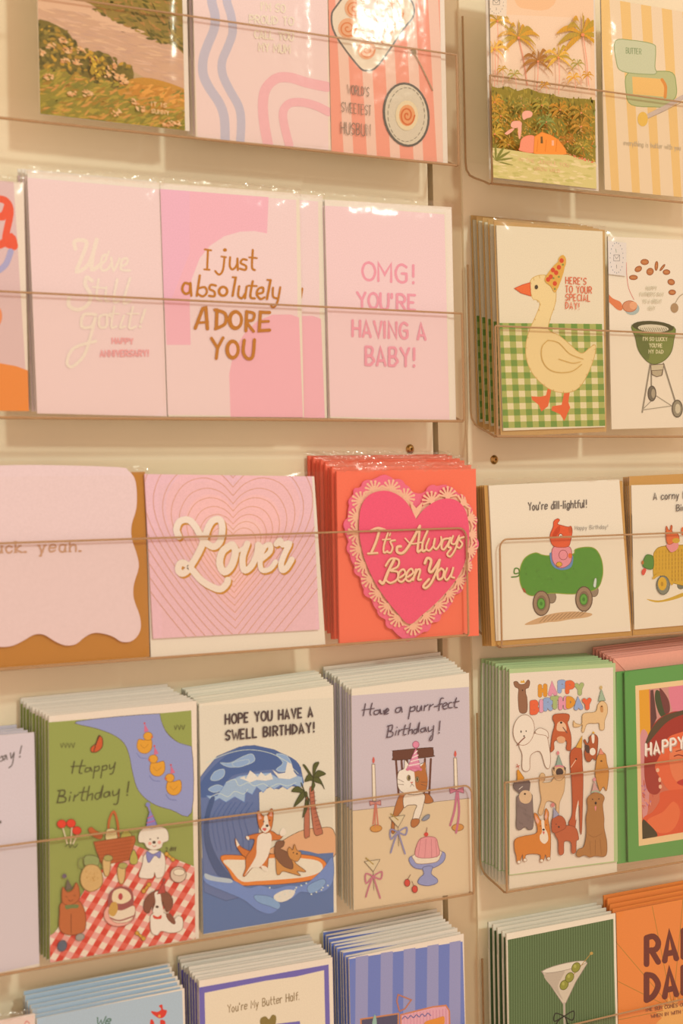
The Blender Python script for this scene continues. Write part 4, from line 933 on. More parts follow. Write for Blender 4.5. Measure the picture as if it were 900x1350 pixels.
def palm(x, y, R_, xb, yb, cc, dd, n=9, tc='e9a58a', w=5):
    R_ *= 1.12; A.S(tc, w, [(x, y), ((x+xb)/2+6, (y+yb)/2), (xb, yb)])
    for k in range(n):
        a = -math.pi*1.15+k*(math.pi*1.3)/(n-1); r0 = R_*(0.85+.25*((k*7) % 3)/2)
        ex, ey = x+r0*math.cos(a), y+r0*math.sin(a)+R_*.35; mx, my = x+r0*.55*math.cos(a), y+r0*.7*math.sin(a)
        A.P(dd if k % 2 else cc, [(x, y), (mx-3, my-R_*.09), (ex, ey), (mx+R_*.06, my+R_*.13)], 1)
        p = smooth([(x, y), (mx, my), (ex, ey)], False, 5)
        for j in range(1, len(p)-1):
            A.S(cc if k % 2 else dd, 2.2, [p[j], (p[j][0]-R_*.05*math.cos(a)*(-1)-2, p[j][1]+R_*.2)], 0)
    A.E('e08a5c', x, y+4, R_*.07)
O1, O2, G1, G2, B1 = 'd09a30', 'e6b450', 'b09438', '948a38', 'a06c34'
palm(128, 135, 95, 125, 560, G1, O2); palm(268, 245, 120, 325, 560, O1, G1, 11, w=7); palm(690, 225, 150, 728, 560, O1, G1, 11, w=7)
palm(110, 320, 80, 105, 600, O2, 'e3b95a', 7); palm(395, 400, 92, 380, 620, B1, 'ae7a3a', 9, w=6); palm(530, 375, 90, 530, 620, O2, G1, 9, w=6)
palm(160, 455, 34, 160, 560, O1, G1, 7, w=3); palm(655, 420, 42, 680, 560, 'a0a060', G1, 7, w=3); palm(630, 510, 46, 640, 600, O1, O2, 7, w=3); palm(240, 490, 44, 250, 600, 'a5a868', G1, 7, w=3); palm(440, 560, 34, 450, 620, B1, O1, 7, w=3); palm(720, 495, 36, 730, 600, O1, 'c98f2c', 7, w=3)
A.frame(630, 100, 5)
A.part('printed_jungle', 'dense green and gold jungle')
A.P('8c7c30', '60,60 130,80 200,70 260,100 330,80 400,110 470,120 540,140 620,150 700,150 770,160 775,570 690,550 590,520 560,540 380,515 260,495 160,480 80,470', 0)
A.dabs('60,55 130,75 260,90 400,105 540,135 770,155 770,300 70,260', 260, ['8a7a2e', '857a33', '9a8a3c', 'a5903a', '6a6028'], 36, 12, 80, 35, 21)
A.dabs('70,150 770,200 770,560 590,520 380,510 80,470', 420, ['c0882e', 'c09a3c', 'a9822e', 'a08430', 'd19c3c', '7a6a2a', 'b6752c', '7f8a44'], 38, 9, 60, 60, 22)
for x, y, R_, a_, b_ in ((150, 260, 70, 'c9983a', '9d8a34'), (110, 380, 80, 'd4ab42', 'b59a3c'), (200, 450, 60, 'cfa03c', 'a8822c'), (420, 190, 60, '8d8a3a', 'b89a3e'), (540, 220, 70, 'c58a30', '9d7e30'), (680, 240, 80, 'b98a34', '8c7a30'), (680, 330, 70, 'a07a30', 'c08c34'), (450, 300, 60, '727a3a', '8e9a50'), (300, 190, 55, '7d7a34', 'a09040'), (590, 430, 60, 'b5752c', '96702c'), (690, 470, 60, 'b99a3c', '7c7c34'), (110, 170, 60, 'd29a38', 'b58432')):
    palm(x, y, R_, x, y+R_*.9, a_, b_, 9, '9a6a34', 3)
for p in ('290,260 300,235 335,230 358,245 350,270 320,280 300,290', '215,330 230,300 280,300 285,330 240,345', '262,330 285,320 282,400 268,410', '175,380 215,350 240,350 200,385'): A.P('e8a892', p, 1)
A.dabs('70,110 770,190 770,540 590,510 380,500 80,450', 170, ['e2bc62', 'd8a848', 'e0b070', 'b8a858'], 26, 3, 70, 70, 29)
A.part('printed_tents', 'orange and pink tents'); A.P('e58f72', '275,470 285,420 320,395 365,395 378,430 372,505 275,492', 1, 'd97850', 2); A.P('e88f3c', '365,510 372,400 420,370 480,390 530,420 575,480 585,515 500,530 380,515', 0, 'c06a28', 2)
A.P('70542c', '412,400 425,400 428,445 412,445', 0); A.P('e9b090', '485,425 500,425 500,460 485,460', 0)
for x in (395, 450, 520): A.S('cf6f28', 3, [(x, 420), (x-8, 500)])
A.part('printed_ground'); A.P('cdc07e', '60,470 160,480 380,515 590,520 700,550 775,575 780,745 90,680', 0)
A.dabs('70,480 380,525 775,580 775,735 100,670', 120, ['c4ba74', 'd8c890', 'bdb56c', 'dfcd98'], 60, 14, 8, 8, 24)
A.dabs('590,510 760,560 755,575 590,525', 30, ['dd8c70', 'd8704a'], 12, 6, 0, 60, 25)
for a in (-150, -120, -90, -60, -35, -10, 15): A.P('7c7c38', [(115, 560), (115+60*math.cos(math.radians(a))-6, 560+60*math.sin(math.radians(a))-6), (115+120*math.cos(math.radians(a)), 560+110*math.sin(math.radians(a))), (115+60*math.cos(math.radians(a))+8, 566+60*math.sin(math.radians(a)))], 1)
A.part('printed_lettering'); A.T('e2b98e', 3, 'IN THE JUNGLE YOU', 270, 560, 600, 600, 22); A.T('e2b98e', 3, 'GROW WILD', 370, 620, 540, 638, 22)
A.frame(630, 0, 5); A.part('stamp_sticker', 'square sticker with dotted ring and envelope sign'); stamp(A, '52,-60 190,-40 186,110 52,90', 72, -60, 168, 90)
A.done(); 
q = full((797, 250), (938, 264), up=True)
r, A = qcard('yellow-striped card with green toaster drawing at the top right', q, 'e9d3ae')
A.frame(780, 0, 5)
A.P('eed0a4', '15,-400 900,-400 900,1400 80,1255')
A.part('printed_stripes')
for i in range(6): x = 48+i*136; A.P('ecbf74', [(x-6, -100), (x+62, -100), (x+136, 1320), (x+84, 1320)])
A.part('printed_toaster', 'green lidded dish with butter'); A.P('b9b87c', '240,480 420,470 530,480 555,560 550,640 480,700 420,705 260,690 225,600', 1, '8c9a58', 4); A.P('ecb866', '265,505 460,520 480,560 480,640 270,620', 0); A.S('da8a3c', 20, '462,525 485,570 482,640')
A.P('c9c79a', '155,270 260,265 400,290 420,330 415,440 425,480 380,490 200,470 160,400', 1, '97a068', 4); A.T('8c9a68', 4, 'BUTTER', 225, 350, 325, 358, 36)
A.part('printed_knife'); A.S('cbb39c', 30, '370,765 480,710 600,640', 0); A.S('a08a76', 3, '370,780 470,735 600,670', 0); A.E('e8b84c', 335, 785, 34, 48)
A.part('printed_lettering'); A.T('c7b08a', 4, 'everything is butter with you', 210, 955, 585, 990, 30)
A.done()

# ---- row 2 right
q = [(654, 297), (794, 305), (797.5, 563), (663, 568)]
r, A = qcard('goose card with party hat over green gingham, front of its stack', q, 'e8d5ae', env=[(651, 291), (797, 303), (799, 569), (660, 576)], envh='c69a5c', rim=0.003)
A.frame(580, 260, 2.8125)
A.P('e7d5ae', '208,110 604,128 612,850 235,865')
A.part('printed_gingham', 'green gingham tablecloth')
T0, T1, B1_, B0 = (208, 466), (600, 470), (612, 848), (232, 856)
def bl(u, v): a = [T0[i]+(T1[i]-T0[i])*u for i in (0, 1)]; b = [B0[i]+(B1_[i]-B0[i])*u for i in (0, 1)]; return (a[0]+(b[0]-a[0])*v, a[1]+(b[1]-a[1])*v)
A.P('a9ab58', [bl(0, 0), bl(1, 0), bl(1, 1), bl(0, 1)])
nc, nr = 17, 17
for cc, par in (('6f8f3c', 0), ('e4d29c', 1)):
    A.Q(cc, [[bl(i/nc, j/nr), bl((i+1)/nc, j/nr), bl((i+1)/nc, (j+1)/nr), bl(i/nc, (j+1)/nr)] for i in range(nc) for j in range(nr) if i % 2 == j % 2 == par])
A.part('printed_goose', 'pale yellow felt goose with orange bill and feet'); GO = 'ebcd8c'; GS = 'cfa65a'
for p in ('398,710 412,712 408,740 400,775 375,795 365,770 340,750 338,738 370,740 392,735', '460,722 480,725 475,760 482,780 460,830 445,805 412,790 415,775 450,770'): A.P('e06432', p, 0)
gp = '343,375 335,350 332,318 345,298 375,288 405,295 425,325 430,360 425,400 408,450 402,492 440,512 480,545 510,572 530,578 552,560 575,548 572,590 545,660 512,708 470,725 420,718 375,690 340,650 320,600 318,545 330,495 350,450 368,405 365,385'
A.P(GO, gp, 1); A.S(GS, 2.5, smooth(pp(gp), True, 4), 0)
for k in range(40):
    pts = smooth(pp(gp), True, 4); p = pts[(k*len(pts))//40]; A.S(GS, 2, [p, (p[0]+(440-p[0])*.04, p[1]+(560-p[1])*.04)], 0)
A.S(GS, 3.5, '400,530 378,555 378,600 400,635 440,650 490,645 525,620'); A.S(GS, 3, '400,530 440,540 480,580 530,600'); A.S(GS, 3, '440,600 490,615 520,610')
A.P('e56a34', '276,338 305,325 333,317 336,366 300,355', 0, 'c9522a', 2); A.E('4a3c28', 357, 333, 6, 8)
A.P('dba548', '388,302 436,240 462,258 430,350 410,330', 1); A.P('dba548', '440,225 455,214 466,228 464,255 448,262 438,245', 1)
for x, y in ((410, 295), (430, 280), (425, 320), (450, 235), (440, 260), (400, 305), (418, 270)): A.E('cf4a28', x, y, 8, 9)
for x, y in ((420, 300), (440, 295), (425, 340), (455, 250)): A.E('8a8a3c', x, y, 4)
A.part('printed_lettering')
for tx, y, x1 in (("HERE'S", 322, 542), ('TO YOUR', 354, 562), ('SPECIAL', 384, 556), ('DAY!', 414, 516)): A.T('d9603a', 2.8, tx, 466, y-2, x1, y+2, 24, gap=2.4)
A.done(); stack(r, 4, (654, 297), (624, 289), 'goose cards', 'goose cards on the right board', jit=0.0003)
q = full((806, 566), (940, 562), 0.147, up=True)
r, A = qcard('cream barbecue card with nuts and a green kettle grill', q, 'ecd9b8')
A.frame(790, 290, 4.655)
A.P('ecd9b8', '30,40 700,60 700,1300 75,1290')
A.part('printed_nuts')
for x, y, rx, ry, a in ((277, 258, 24, 17, 0), (238, 301, 22, 16, -30), (310, 317, 20, 22, 40), (208, 353, 25, 14, 0), (349, 282, 9, 28, 5), (386, 292, 6, 24, 38), (411, 320, 21, 15, 0), (440, 381, 21, 17, 20), (446, 444, 21, 15, 0)): A.E('b9703c', x, y, rx, ry, a, '8e4f28', 3); A.S('d09a60', 3, [(x-rx*.5, y-2), (x+rx*.5, y+2)], 0)
A.part('printed_bottle_opener'); A.P('d97a48', '38,440 80,480 130,505 140,550 110,550 60,505 36,490', 1); A.E('a5b0a0', 200, 545, 45, 38); A.E('cf8a60', 185, 530, 44, 34, 0, 'b0623a', 3); A.E('e2a070', 208, 525, 24, 24); A.S('d98070', 3, '165,260 168,340 180,420 212,490'); A.S('c9662e', 16, '30,210 50,222'); A.E('a8865c', 460, 540, 24, 30); A.S('b09a78', 5, '465,510 490,470 520,450')
A.part('printed_grill', 'green kettle barbecue on legs'); GRL = '6c5a44'
A.S('8c8068', 9, '312,880 262,1180', 0); A.S('8c8068', 8, '318,870 318,1050', 0); A.S('8c8068', 9, '392,880 470,1130', 0); A.S('a3957a', 5, '262,1165 350,1080 450,1145', 0); A.S('a3957a', 5, '270,1165 450,1140', 0)
A.E('6d6450', 322, 1065, 24, 46, 0, '4f4838', 4); A.E('a89878', 330, 1065, 12, 28); A.E('8f8468', 477, 1158, 31, 52, 0, '5c5340', 5); A.E('cdbd98', 480, 1158, 16, 30)
A.P('c9b890', '315,890 395,885 385,950 350,962 318,945', 0, GRL, 3); A.P('b4a27c', '320,925 388,920 380,955 350,962 322,948', 0, GRL, 3)
A.P('76803a', '200,645 300,640 455,655 455,740 440,810 400,860 340,885 290,865 240,800 220,720', 1, '55602a', 3); A.P('5f6a30', '225,700 300,740 300,860 240,800', 1)
A.E('4d4a2a', 328, 656, 128, 36, 4); A.E('d6c6a0', 330, 665, 95, 24, 3)
for k in range(13): A.S('7a7050', 3, [(248+k*13, 660+(k % 2)*2), (262+k*13, 685)], 0)
A.part('printed_lettering')
for tx, x0, x1, y in (("I'M SO LUCKY", 268, 415, 740), ("YOU'RE", 305, 385, 780), ('MY DAD', 302, 392, 818)): A.T('dccf98', 4.5, tx, x0, y, x1, y+2, 22)
for tx, x0, x1, y in (('HAPPY', 288, 352, 428), ("FATHER'S DAY", 250, 395, 465), ('TO A GREAT', 268, 382, 508), ('GUY', 302, 342, 550)): A.T('cbbb98', 3.5, tx, x0, y, x1, y, 20)
A.part('stamp_sticker', 'oblong sticker with dotted ring and envelope sign'); stamp(A, '40,128 165,140 163,345 44,330', 65, 140, 145, 325)
A.done(); 

# ---- row 3 right
q = [(644, 640), (816, 632), (831, 832), (654, 845)]
r, A = qcard('white card with a pig driving a pickle car', q, 'ecdabc', env=[(638, 640), (820, 634), (833, 839), (648, 852)], envh='c4924c', rim=0.002)
A.frame(660, 640, 5.294)
A.P('ebdaba', '-85,0 830,-45 905,985 -35,1085')
A.part('printed_shadow_scribble'); A.P('caa070', '165,970 260,925 380,890 520,880 635,895 600,920 480,935 400,950 330,955 240,970', 1)
for k in range(11): A.S('8a6a44', 4, [(270+k*28, 955-k*4), (320+k*28, 905-k*3)], 0)
A.part('printed_pickle_car', 'green pickle car with four wheels'); GP = '4f8a2c'
for x, y in ((355, 780), (650, 735)): A.E('8e7a60', x, y, 30, 42, 0, '5c4a38', 3)
A.P(GP, '130,640 140,560 175,500 240,470 290,485 350,490 500,480 520,445 600,430 660,445 700,510 712,590 705,650 680,710 620,740 500,758 350,752 230,770 180,755 145,710', 1, '8f9a34', 4)
A.S('4a7a28', 9, '130,610 95,615 98,580 125,585 125,630 75,640'); A.dabs('160,520 690,470 690,650 180,740', 55, ['35601f', '3c6c22', '66a03a'], 12, 5, 30, 90, 33)
A.P('cfd6c0', '655,650 668,655 662,710 645,700', 1, '6a7a5a', 2); A.P('a0502c', '148,715 165,718 178,750 160,745', 0)
for x, y in ((283, 822), (580, 792)): A.E('967a5c', x, y, 58, 86, 0, '5c4634', 5); A.E('7c624a', x, y, 36, 56); A.E('5a9a38', x-2, y+3, 26, 38, 0, '356a20', 4); A.E('3a7a28', x-2, y+3, 10, 14)
A.part('printed_pig', 'red-headed pig driver in a pink shirt'); A.P('5c84a8', '340,480 365,475 380,560 430,575 480,540 490,490 505,500 490,570 420,590 360,560', 1)
A.P('e08c90', '368,430 470,425 495,470 485,540 430,575 385,560 358,510', 1, '9a4a4a', 3); A.P('dd5a30', '345,340 365,290 370,250 395,232 410,242 395,268 430,280 470,290 490,285 498,320 488,380 470,425 410,432 365,420 345,380', 1, 'a03a20', 3)
A.P('c2421f', '362,340 385,300 412,280 410,320 385,355 365,362', 1); A.E('f0e4cc', 417, 352, 13, 15, 0, '7a3020', 3); A.E('3a2a20', 419, 354, 5); A.P('c4542c', '470,300 492,292 494,325 478,330', 1); A.E('e28c90', 435, 485, 30, 34, 0, '9a4a4a', 3); A.E('dd6a30', 483, 490, 14, 18); A.E('dba530', 407, 550, 20, 16, 0, '8a6420', 3)
A.part('printed_lettering'); A.T('645a50', 6.5, "You're dill-lightful!", 192, 172, 600, 152, 52); A.T('a89c8a', 3.2, 'Happy Birthday!', 518, 310, 748, 300, 28)
A.done()
stack(r, 4, (644, 640), (632, 641), 'pickle car cards', 'pickle car cards on the right board', jit=0.0003)
q = full((836, 830), (1010, 815), 0.111, up=True)
r, A = qcard('white card with a squirrel in a corn cob car', q, 'ecdabc', env=[(829, 628), (1000, 620), (1012, 822), (834, 838)], envh='c4924c')
A.frame(820, 600, 5.1923)
A.P('ebdaba', '55,100 900,60 900,1250 80,1195')
A.part('printed_corn_car', 'yellow corn cob car'); A.P('caa030', '165,985 250,995 330,975 420,940 420,965 330,995 230,1008', 1)
A.E('6c6c58', 400, 892, 26, 28); A.P('cfa02c', '212,700 225,655 270,625 415,615 500,620 500,880 360,880 310,855 262,815 215,835', 1, '8a7020', 3)
for i in range(12):
    for j in range(8):
        A.S('a87c1c', 3, [(232+i*22, 655+j*28-(i*1.5)), (232+i*22, 675+j*28-(i*1.5))], 0) if (j < 5 or i > 4) else None
A.S('cfa02c', 18, '215,840 262,815 315,845 340,880'); A.E('7d7d66', 280, 890, 44, 64, 0, '5a5a48', 4); A.E('d6a528', 274, 880, 30, 46); A.E('b0841c', 272, 882, 9, 16, 0)
A.P('4f8434', '140,750 160,690 185,682 212,700 210,775 165,775', 1, '356024', 3); A.E('b06a30', 140, 735, 8, 14); A.P('d4503c', '135,790 150,775 165,785 150,820 135,815', 1)
A.part('printed_squirrel', 'orange squirrel driver'); A.P('e08c88', '305,610 380,600 378,640 340,665 315,645', 1); A.P('dc6a34', '300,500 305,488 316,512 328,512 335,480 342,490 342,525 380,540 388,580 350,600 318,612 302,580', 1, 'a84a24', 3); A.E('caa030', 368, 585, 26, 18); A.P('dc6a34', '405,500 425,495 425,540 408,545', 1)
A.part('printed_lettering'); A.T('645a50', 5.5, 'A corny little', 215, 305, 520, 290, 46); A.T('645a50', 5.5, 'Birthday wish', 372, 382, 680, 365, 42)
A.done()
stack(r, 3, (830, 630), (822, 631), 'corn car cards', 'corn car cards on the right board', jit=0.0003)

# ---- row 4 right
q = [(671, 882), (811, 874), (814, 1136), (671, 1154)]
r, A = qcard('white birthday card covered in party dogs with light green border', q, 'b3bf84', env=[(671, 882), (811, 874), (813, 1150), (671, 1172)], envh='e6d4b4')
A.frame(660, 870, 5.625)
A.P('b1c184', '60,60 855,18 862,1530 62,1610'); A.P('e8d4b8', '66,100 832,55 838,1492 64,1592')
BRN = '8c5a3c'
def dog(n, lab): A.part(n, lab)
dog('printed_chihuahua', 'brown dog with a crown'); A.P('8f6244', '95,165 120,160 140,180 175,178 200,148 215,165 205,205 185,215 185,250 195,290 192,385 140,388 128,300 128,255 130,215 105,200', 1, '5f3c28', 2.5); A.P('d9a030', '145,170 150,150 160,160 168,145 175,160 180,170', 0)
A.E('2d221c', 160, 225, 5)
dog('printed_balloon_letters', 'bubble letters spelling the birthday greeting')
for tx, cc, x, y, hh, a in (('H', 'd9902c', 310, 225, 100, -4), ('A', 'dd8f9c', 385, 215, 100, 0), ('P', '8fa3c4', 455, 195, 100, 3), ('P', 'dd6636', 512, 200, 100, 3), ('Y', 'a5b06c', 582, 215, 95, 5), ('B', 'e06238', 250, 350, 110, 0), ('I', 'dd97a4', 302, 338, 100, 0), ('R', '8fa3c4', 350, 328, 100, 0), ('T', 'a5b06c', 402, 315, 100, 0), ('H', 'dd8f9c', 462, 318, 100, 0), ('D', 'd9902c', 518, 312, 95, 0), ('A', '8fa3c4', 578, 325, 90, 0), ('Y', 'e06238', 638, 325, 90, 8)):
    w = {'I': 3}.get(tx, 40)
    A.T('7b6a60', 34, tx, x-w/2, y+hh/2-16+4, x+w/2, y+hh/2-16, hh-32); A.T(cc, 30, tx, x-w/2, y+hh/2-16+4, x+w/2, y+hh/2-16, hh-32)
dog('printed_poodle', 'white poodle outline'); A.P('ead8bc', '250,545 330,545 350,600 368,720 360,800 330,790 290,680 220,710 212,815 160,812 158,700 135,640 150,600', 1, BRN, 2.5); A.P('ead8bc', '255,530 290,505 345,530 352,580 330,560 270,550', 1, BRN, 2.5); A.E('ead8bc', 170, 520, 78, 114, 8, BRN, 2.5, 26); A.E('2d221c', 150, 532, 5, 9); A.E('2d221c', 187, 528, 4, 7); A.E('2d221c', 172, 565, 6); A.S('8a5a48', 9, '122,632 150,600 178,575')
dog('printed_bulldog', 'rust bulldog'); A.P('b95a30', '385,440 390,410 420,400 480,398 508,410 505,445 495,470 520,560 520,660 505,672 485,660 485,600 400,600 395,660 375,682 368,670 380,560 400,480', 1, '7c3a20', 2.5); A.P('e2b488', '415,520 420,470 450,455 480,480 485,525 455,530', 1); A.P('d9a070', '415,580 445,565 475,580 470,612 430,612', 1); A.E('2d221c', 447, 465, 9, 8); A.S('6a4a40', 7, '460,500 490,540')
dog('printed_afghan', 'cream long-haired dog in a hat'); A.P('dfb880', '610,400 700,385 720,330 750,305 785,330 790,390 770,450 765,515 735,515 728,470 700,470 640,475 615,535 600,525 605,480 580,495 540,495 540,450 555,470 600,475', 1, 'a07a48', 2.5); A.P('9fb08c', '722,305 745,215 775,300', 0, '6a7a60', 2.5); A.E('c8a868', 743, 205, 10, 14); A.P('c48a50', '735,345 755,340 758,385 740,385', 1); A.E('2d221c', 748, 345, 5)
dog('printed_setter', 'tall rust dog'); A.P('b5542c', '515,690 540,655 575,640 600,670 605,780 610,900 600,1260 588,1262 580,1080 560,1180 545,1270 528,1240 510,1235 505,1200 530,1130 525,900 515,790', 1, '7c3418', 2.5); A.P('d9a040', '555,650 603,560 600,655', 0, '8a6420', 2.5); A.S('e6b48c', 6, '520,795 560,735'); A.E('2d221c', 558, 735, 6); A.P('e8d4b8', '555,1130 575,1040 572,1130 556,1190', 1)
dog('printed_spaniel', 'tricolour puppy'); A.P('a8542c', '615,600 625,590 640,620 655,600 655,570 690,550 718,575 718,640 705,740 680,730 660,755 632,745 620,690 630,640', 1, '5f3420', 2.5); A.P('4f3a30', '625,630 655,640 655,690 630,680', 1); A.P('e9d8bc', '672,560 692,555 692,610 678,615', 1); A.E('e9d8bc', 680, 680, 22, 28); A.P('d9a030', '675,545 685,528 700,545', 0)
dog('printed_pomeranian', 'golden fluffy dog'); A.P('c98a40', '715,720 740,685 775,700 785,760 800,830 790,940 780,970 760,940 735,975 722,940 700,850 705,780', 1, '8a5828', 2.5); A.P('dd8a6c', '725,700 740,655 765,700', 0, '9a5a40', 2); A.E('5a3820', 745, 750, 8, 6)
dog('printed_pug', 'fawn pug in a hat'); A.P('d9b07c', '400,870 470,860 470,960 455,1010 435,1060 430,1135 410,1130 405,1065 340,1050 310,1140 290,1150 278,1125 300,1040 290,960 285,880 300,840 325,850 325,890 310,910 370,905', 1, 'a07848', 2.5); A.P('d3aa78', '385,800 420,785 470,790 480,840 450,890 410,890 388,850', 1, '8a6a48', 2.5); A.E('4a3a34', 435, 832, 28, 30); A.P('4a3a34', '385,800 400,795 395,830', 0); A.P('4a3a34', '465,790 483,800 475,825', 0); A.P('8fa088', '408,785 428,700 458,785', 0, '5c6a5a', 2.5); A.S('cf7a80', 12, '408,790 435,785 460,792'); A.E('d5807c', 424, 690, 10, 14)
A.frame(660, 1020, 5.625)
dog('printed_schnauzer', 'grey schnauzer in an orange hat'); A.P('7d6a62', '118,185 130,160 160,150 225,150 235,200 240,390 205,415 180,395 140,418 115,395 118,300', 1, '55463f', 2.5); A.P('6d5c56', '95,75 115,50 150,55 190,45 215,60 215,95 200,150 150,150 120,130 98,110', 1, '4a3c36', 2.5); A.P('d9b488', '135,160 165,125 210,130 230,165 215,210 180,222 145,205', 1); A.E('2d221c', 178, 150, 8, 7); A.P('d9902c', '122,50 120,-25 130,-30 172,30 165,50', 0, '9a6420', 2.5); A.S('b04a30', 5, '115,-50 140,-60', 0); A.S('b04a30', 5, '120,-70 135,-40', 0)
A.S('e0d0b8', 5, '135,115 160,95'); 
for k in range(12): A.S('62524b', 2, [(130+(k*37) % 95, 230+(k*53) % 150), (134+(k*37) % 95, 250+(k*53) % 150)], 0)
dog('printed_corgi', 'ginger and white corgi'); A.P('d07c2c', '105,490 160,465 240,450 270,430 268,385 248,320 250,290 275,310 295,345 325,345 325,300 335,258 355,290 352,340 362,400 370,480 365,620 345,640 330,600 315,650 292,650 288,600 190,600 180,650 165,640 160,600 140,655 120,655 115,610 102,560', 1, '8a4c1c', 2.5)
A.P('ecdabc', '300,350 320,345 325,400 345,440 350,490 325,520 295,500 288,460 305,430', 1); A.P('e6a688', '255,305 285,350 275,375 258,350', 0); A.P('e6a688', '325,320 342,275 345,320 335,345', 0); A.E('2d221c', 317, 415, 9, 8); A.E('2d221c', 293, 388, 4); A.E('2d221c', 337, 380, 4); A.P('cf6a60', '308,430 325,430 318,450', 1)
for x, y in ((135, 655), (180, 640), (303, 645), (355, 630)): A.E('ecdabc', x, y, 13, 12, 0, BRN, 2)
dog('printed_cockapoo', 'rust curly dog in a lilac hat'); A.P('b75c34', '400,420 460,390 520,385 560,410 575,460 575,490 560,500 555,580 525,585 520,510 470,505 465,590 430,595 425,500 405,460', 1, '7c3a20', 2.5); A.P('b25630', '380,340 410,315 450,315 478,350 480,400 440,425 400,440 378,420', 1, '7c3a20', 2.5); A.P('9d9aaa', '388,330 392,250 432,305', 0, '6a6880', 2.5); A.E('cf7a70', 385, 232, 14, 16); A.E('2d221c', 430, 395, 7); A.E('2d221c', 410, 375, 4)
dog('printed_golden', 'large golden-brown sitting dog'); A.P('a9733c', '640,190 665,155 700,140 745,150 768,180 755,230 765,330 765,400 785,500 785,590 760,615 700,610 660,620 620,605 580,618 558,600 575,560 615,540 635,440 632,330 645,260', 1, '7a4c24', 2.5); A.P('c99a8c', '672,140 690,55 735,140', 0, '7a6a60', 2.5); A.S('9ab08c', 9, '674,138 705,128 735,142'); A.E('d58a8c', 694, 42, 11, 14); A.E('2d221c', 703, 218, 8, 11); A.E('2d221c', 680, 190, 5); A.E('2d221c', 727, 187, 5); A.P('d9827c', '695,245 708,245 702,278', 1)
for p in ('650,450 690,470 750,445', '660,500 665,600', '700,490 700,600', '735,480 745,600'): A.S('86582c', 3, p)
A.done(); stack(r, 8, (671, 882), (634, 868), 'party dog cards', 'party dog cards on the right board', jit=0.0004)
# green framed photograph card
def green(q, lab, y, front):
    r, A = qcard(lab, q, '5f9048', y=y); A.frame(800, 850, 4.355)
    A.P('5e9548', '-60,170 800,60 800,1400 -60,1260')
    if front:
        A.P('e9c48a', '162,235 800,160 800,1060 182,1156')
        A.part('printed_photograph', 'red-lit photograph of a woman at a party'); RG = '183,262 800,190 800,1015 203,1116'; A.setreg(RG); A.P('c96a4c', RG)
        A.P('dd9a2c', '183,262 240,255 250,520 185,522'); A.P('c78a78', '245,255 440,232 440,420 260,470'); A.P('5e3a34', '248,262 265,258 285,420 250,500'); A.P('3f4a2c', '280,262 310,280 345,380 330,420 300,400 275,320', 1); A.P('6e3a34', '300,250 350,310 360,380 330,390', 1); A.P('d97a84', '355,240 440,230 440,380 380,390', 1)
        A.P('cf8a82', '188,530 240,540 240,900 205,990', 1); A.dabs('190,780 240,780 270,900 210,990', 40, ['b0708a', 'd98a70', 'c05a44'], 26, 8, 60, 50, 41)
        A.P('9c3226', '215,640 230,540 280,440 360,390 440,380 600,380 600,600 400,520 330,600 300,700 310,820 280,860 235,840 215,760', 1)
        A.P('54432c', '215,580 250,490 310,420 380,390 600,340 600,370 440,400 350,440 290,500 240,560', 1)
        A.P('dd6238', '330,560 400,510 600,500 600,860 430,870 350,830 300,760 275,700 300,640', 1); A.P('e0784a', '360,620 420,590 560,600 560,760 430,800 370,740', 1)
        A.P('d4552e', '205,1000 260,960 300,900 330,840 600,850 700,1090 206,1116', 1); A.P('df6c3c', '230,1010 320,960 380,900 420,960 380,1060 300,1080', 1)
        A.P('3e3a22', '203,1010 230,1020 290,1095 203,1120', 1)
        A.S('7a2a1c', 6, '385,640 410,632 440,640'); A.S('7a2a1c', 5, '395,612 440,600'); A.P('b52a24', '400,790 440,770 500,770 480,805 430,808', 1); A.E('e8b48c', 290, 720, 10, 12); A.E('e8b48c', 302, 775, 8, 14); A.E('e8b48c', 305, 815, 9, 12)
        A.setreg()
        A.part('printed_lettering', 'white block capitals'); A.T('b9947c', 13, 'HAPPY 21ST', 226, 640, 640, 560, 64, gap=3); A.T('f2e4cc', 12, 'HAPPY 21ST', 222, 634, 636, 552, 64, gap=3)
    A.done(); return r
green([(812, 886), (930, 872), (934, 1122), (813, 1139)], 'plain green edge of a framed photo card peeking out behind', YF+0.0022, 0)
r = green([(823, 886), (960, 868), (964, 1117), (828, 1137)], 'green card framing a red-lit party photograph', YF-0.0004, 1)
# salmon envelopes standing behind it
t = thing('envelope_stack', 'salmon pink envelope behind the green photo card', 'envelope', (*(lambda p: (p[0], YF+0.006, p[1]))(unp(870, 900, YF+0.006)),), 'salmon envelopes behind the photo card')
t.name = 'envelope'
ye2 = YF+0.006; e = quadw([(808, 868), (950, 850), (950, 1105), (812, 1120)], ye2)
mb = MB(); mb.slab(e, ye2, ye2+0.0005); mb.build('envelope_body', paper('e69a7c'), t, t.location)
fl = [e[0], e[1], ((e[0][0]+e[1][0])/2, e[0][1]-0.05)]; mb = MB(); mb.slab(fl, ye2-0.0004, ye2); mb.build('flap', paper('e8a184'), t, t.location)
for i in range(1, 7):
    c = t.copy(); COL.objects.link(c); c.location = (t.location.x-0.0008*i, t.location.y+0.0029*i, t.location.z+0.0013*i); c['label'] = 'salmon pink envelope, '+ORD[i]+' behind the green photo card'
    for ch in t.children: d_ = ch.copy(); COL.objects.link(d_); d_.parent = c

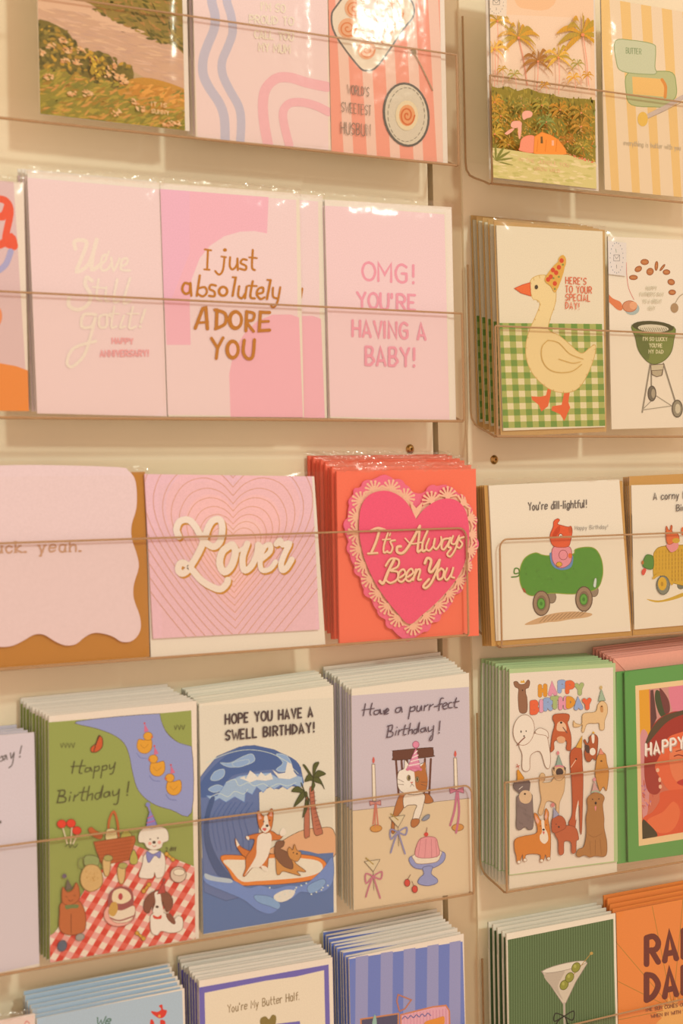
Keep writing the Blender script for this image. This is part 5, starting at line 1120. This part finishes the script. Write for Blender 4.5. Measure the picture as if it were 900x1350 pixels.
# ---- row 5 right
q = full((667, 1231), (811, 1204), 0.146)
r, A = qcard('dark green martini glass card, front of its stack', q, 'e9d8b8')
A.frame(630, 1150, 3.3333)
A.P('4d6138', '130,297 592,205 622,1300 145,1300')
A.part('printed_pinstripes')
A.Q('61764a', [[(x, 298-(x-130)*.199), (x+4.5, 297-(x-130)*.199), (x+8+(x-130)*.03, 1300), (x+4+(x-130)*.03, 1300)] for x in [134+k*10.6 for k in range(44)]])
A.part('printed_martini', 'martini glass with olives and black bow'); A.P('cdbb9c', '278,435 330,415 470,388 480,400 430,480 385,575 372,578 330,515', 0, '8a7a68', 2); A.P('b9a78c', '290,450 380,430 350,500 372,560 330,510', 1); A.E('ddceb0', 378, 416, 100, 15, -13, '9a8a74', 2); A.S('b5a48c', 9, '378,575 384,860'); A.E('b5a48c', 385, 868, 62, 12, -10); A.S('a8823c', 3, '370,510 500,352')
for x, y in ((378, 495), (402, 462), (430, 418)): A.E('8c8a34', x, y, 17, 23, 30, '5e5c20', 2); A.E('a9a54c', x-4, y-5, 6, 8)
A.E('b89448', 498, 356, 7, 7)
A.S('262a20', 5, '378,632 340,620 335,655 378,632 420,610 415,650 378,632'); A.S('262a20', 5, '375,635 350,655 330,700'); A.S('262a20', 5, '382,635 390,655 405,700')
A.done(); stack(r, 4, (667, 1231), (644, 1215), 'martini cards', 'martini cards on the right board')
q = full((812, 1203), (950, 1176), 0.146)
r, A = qcard('orange card with brown block letters and sunburst', q, 'efae70', h2=None) if False else qcard('orange card with brown block letters and sunburst', q, 'e5883c')
A.frame(630, 1150, 3.3333)
A.P('e0823c', '600,178 1150,80 1150,1350 606,1350')
A.part('printed_sunburst')
for x, y in ((600, 300), (765, 150), (900, 120), (606, 475), (610, 650), (1050, 160)): A.S('a87830', 3, [(x, y), (855, 600)], 0)
A.P('e8a858', [(855+(95 if k % 2 else 60)*math.cos(k*math.pi/12)*.8, 640+(95 if k % 2 else 60)*math.sin(k*math.pi/12)) for k in range(24)])
A.part('printed_lettering', 'brown block capitals'); c = '6b3328'
A.T(c, 25, 'RAD', 740, 404, 955, 362, 116, gap=2.6); A.T(c, 25, 'DAD', 740, 562, 955, 520, 112, gap=2.6)
A.T('8a5030', 3, 'THE SUN COMES OUT', 735, 612, 920, 585, 14); A.T('8a5030', 3, 'WHEN IN WITH', 760, 640, 890, 620, 14)
A.done(); stack(r, 4, (812, 1203), (796, 1180), 'orange sunburst cards', 'orange sunburst cards on the right board')
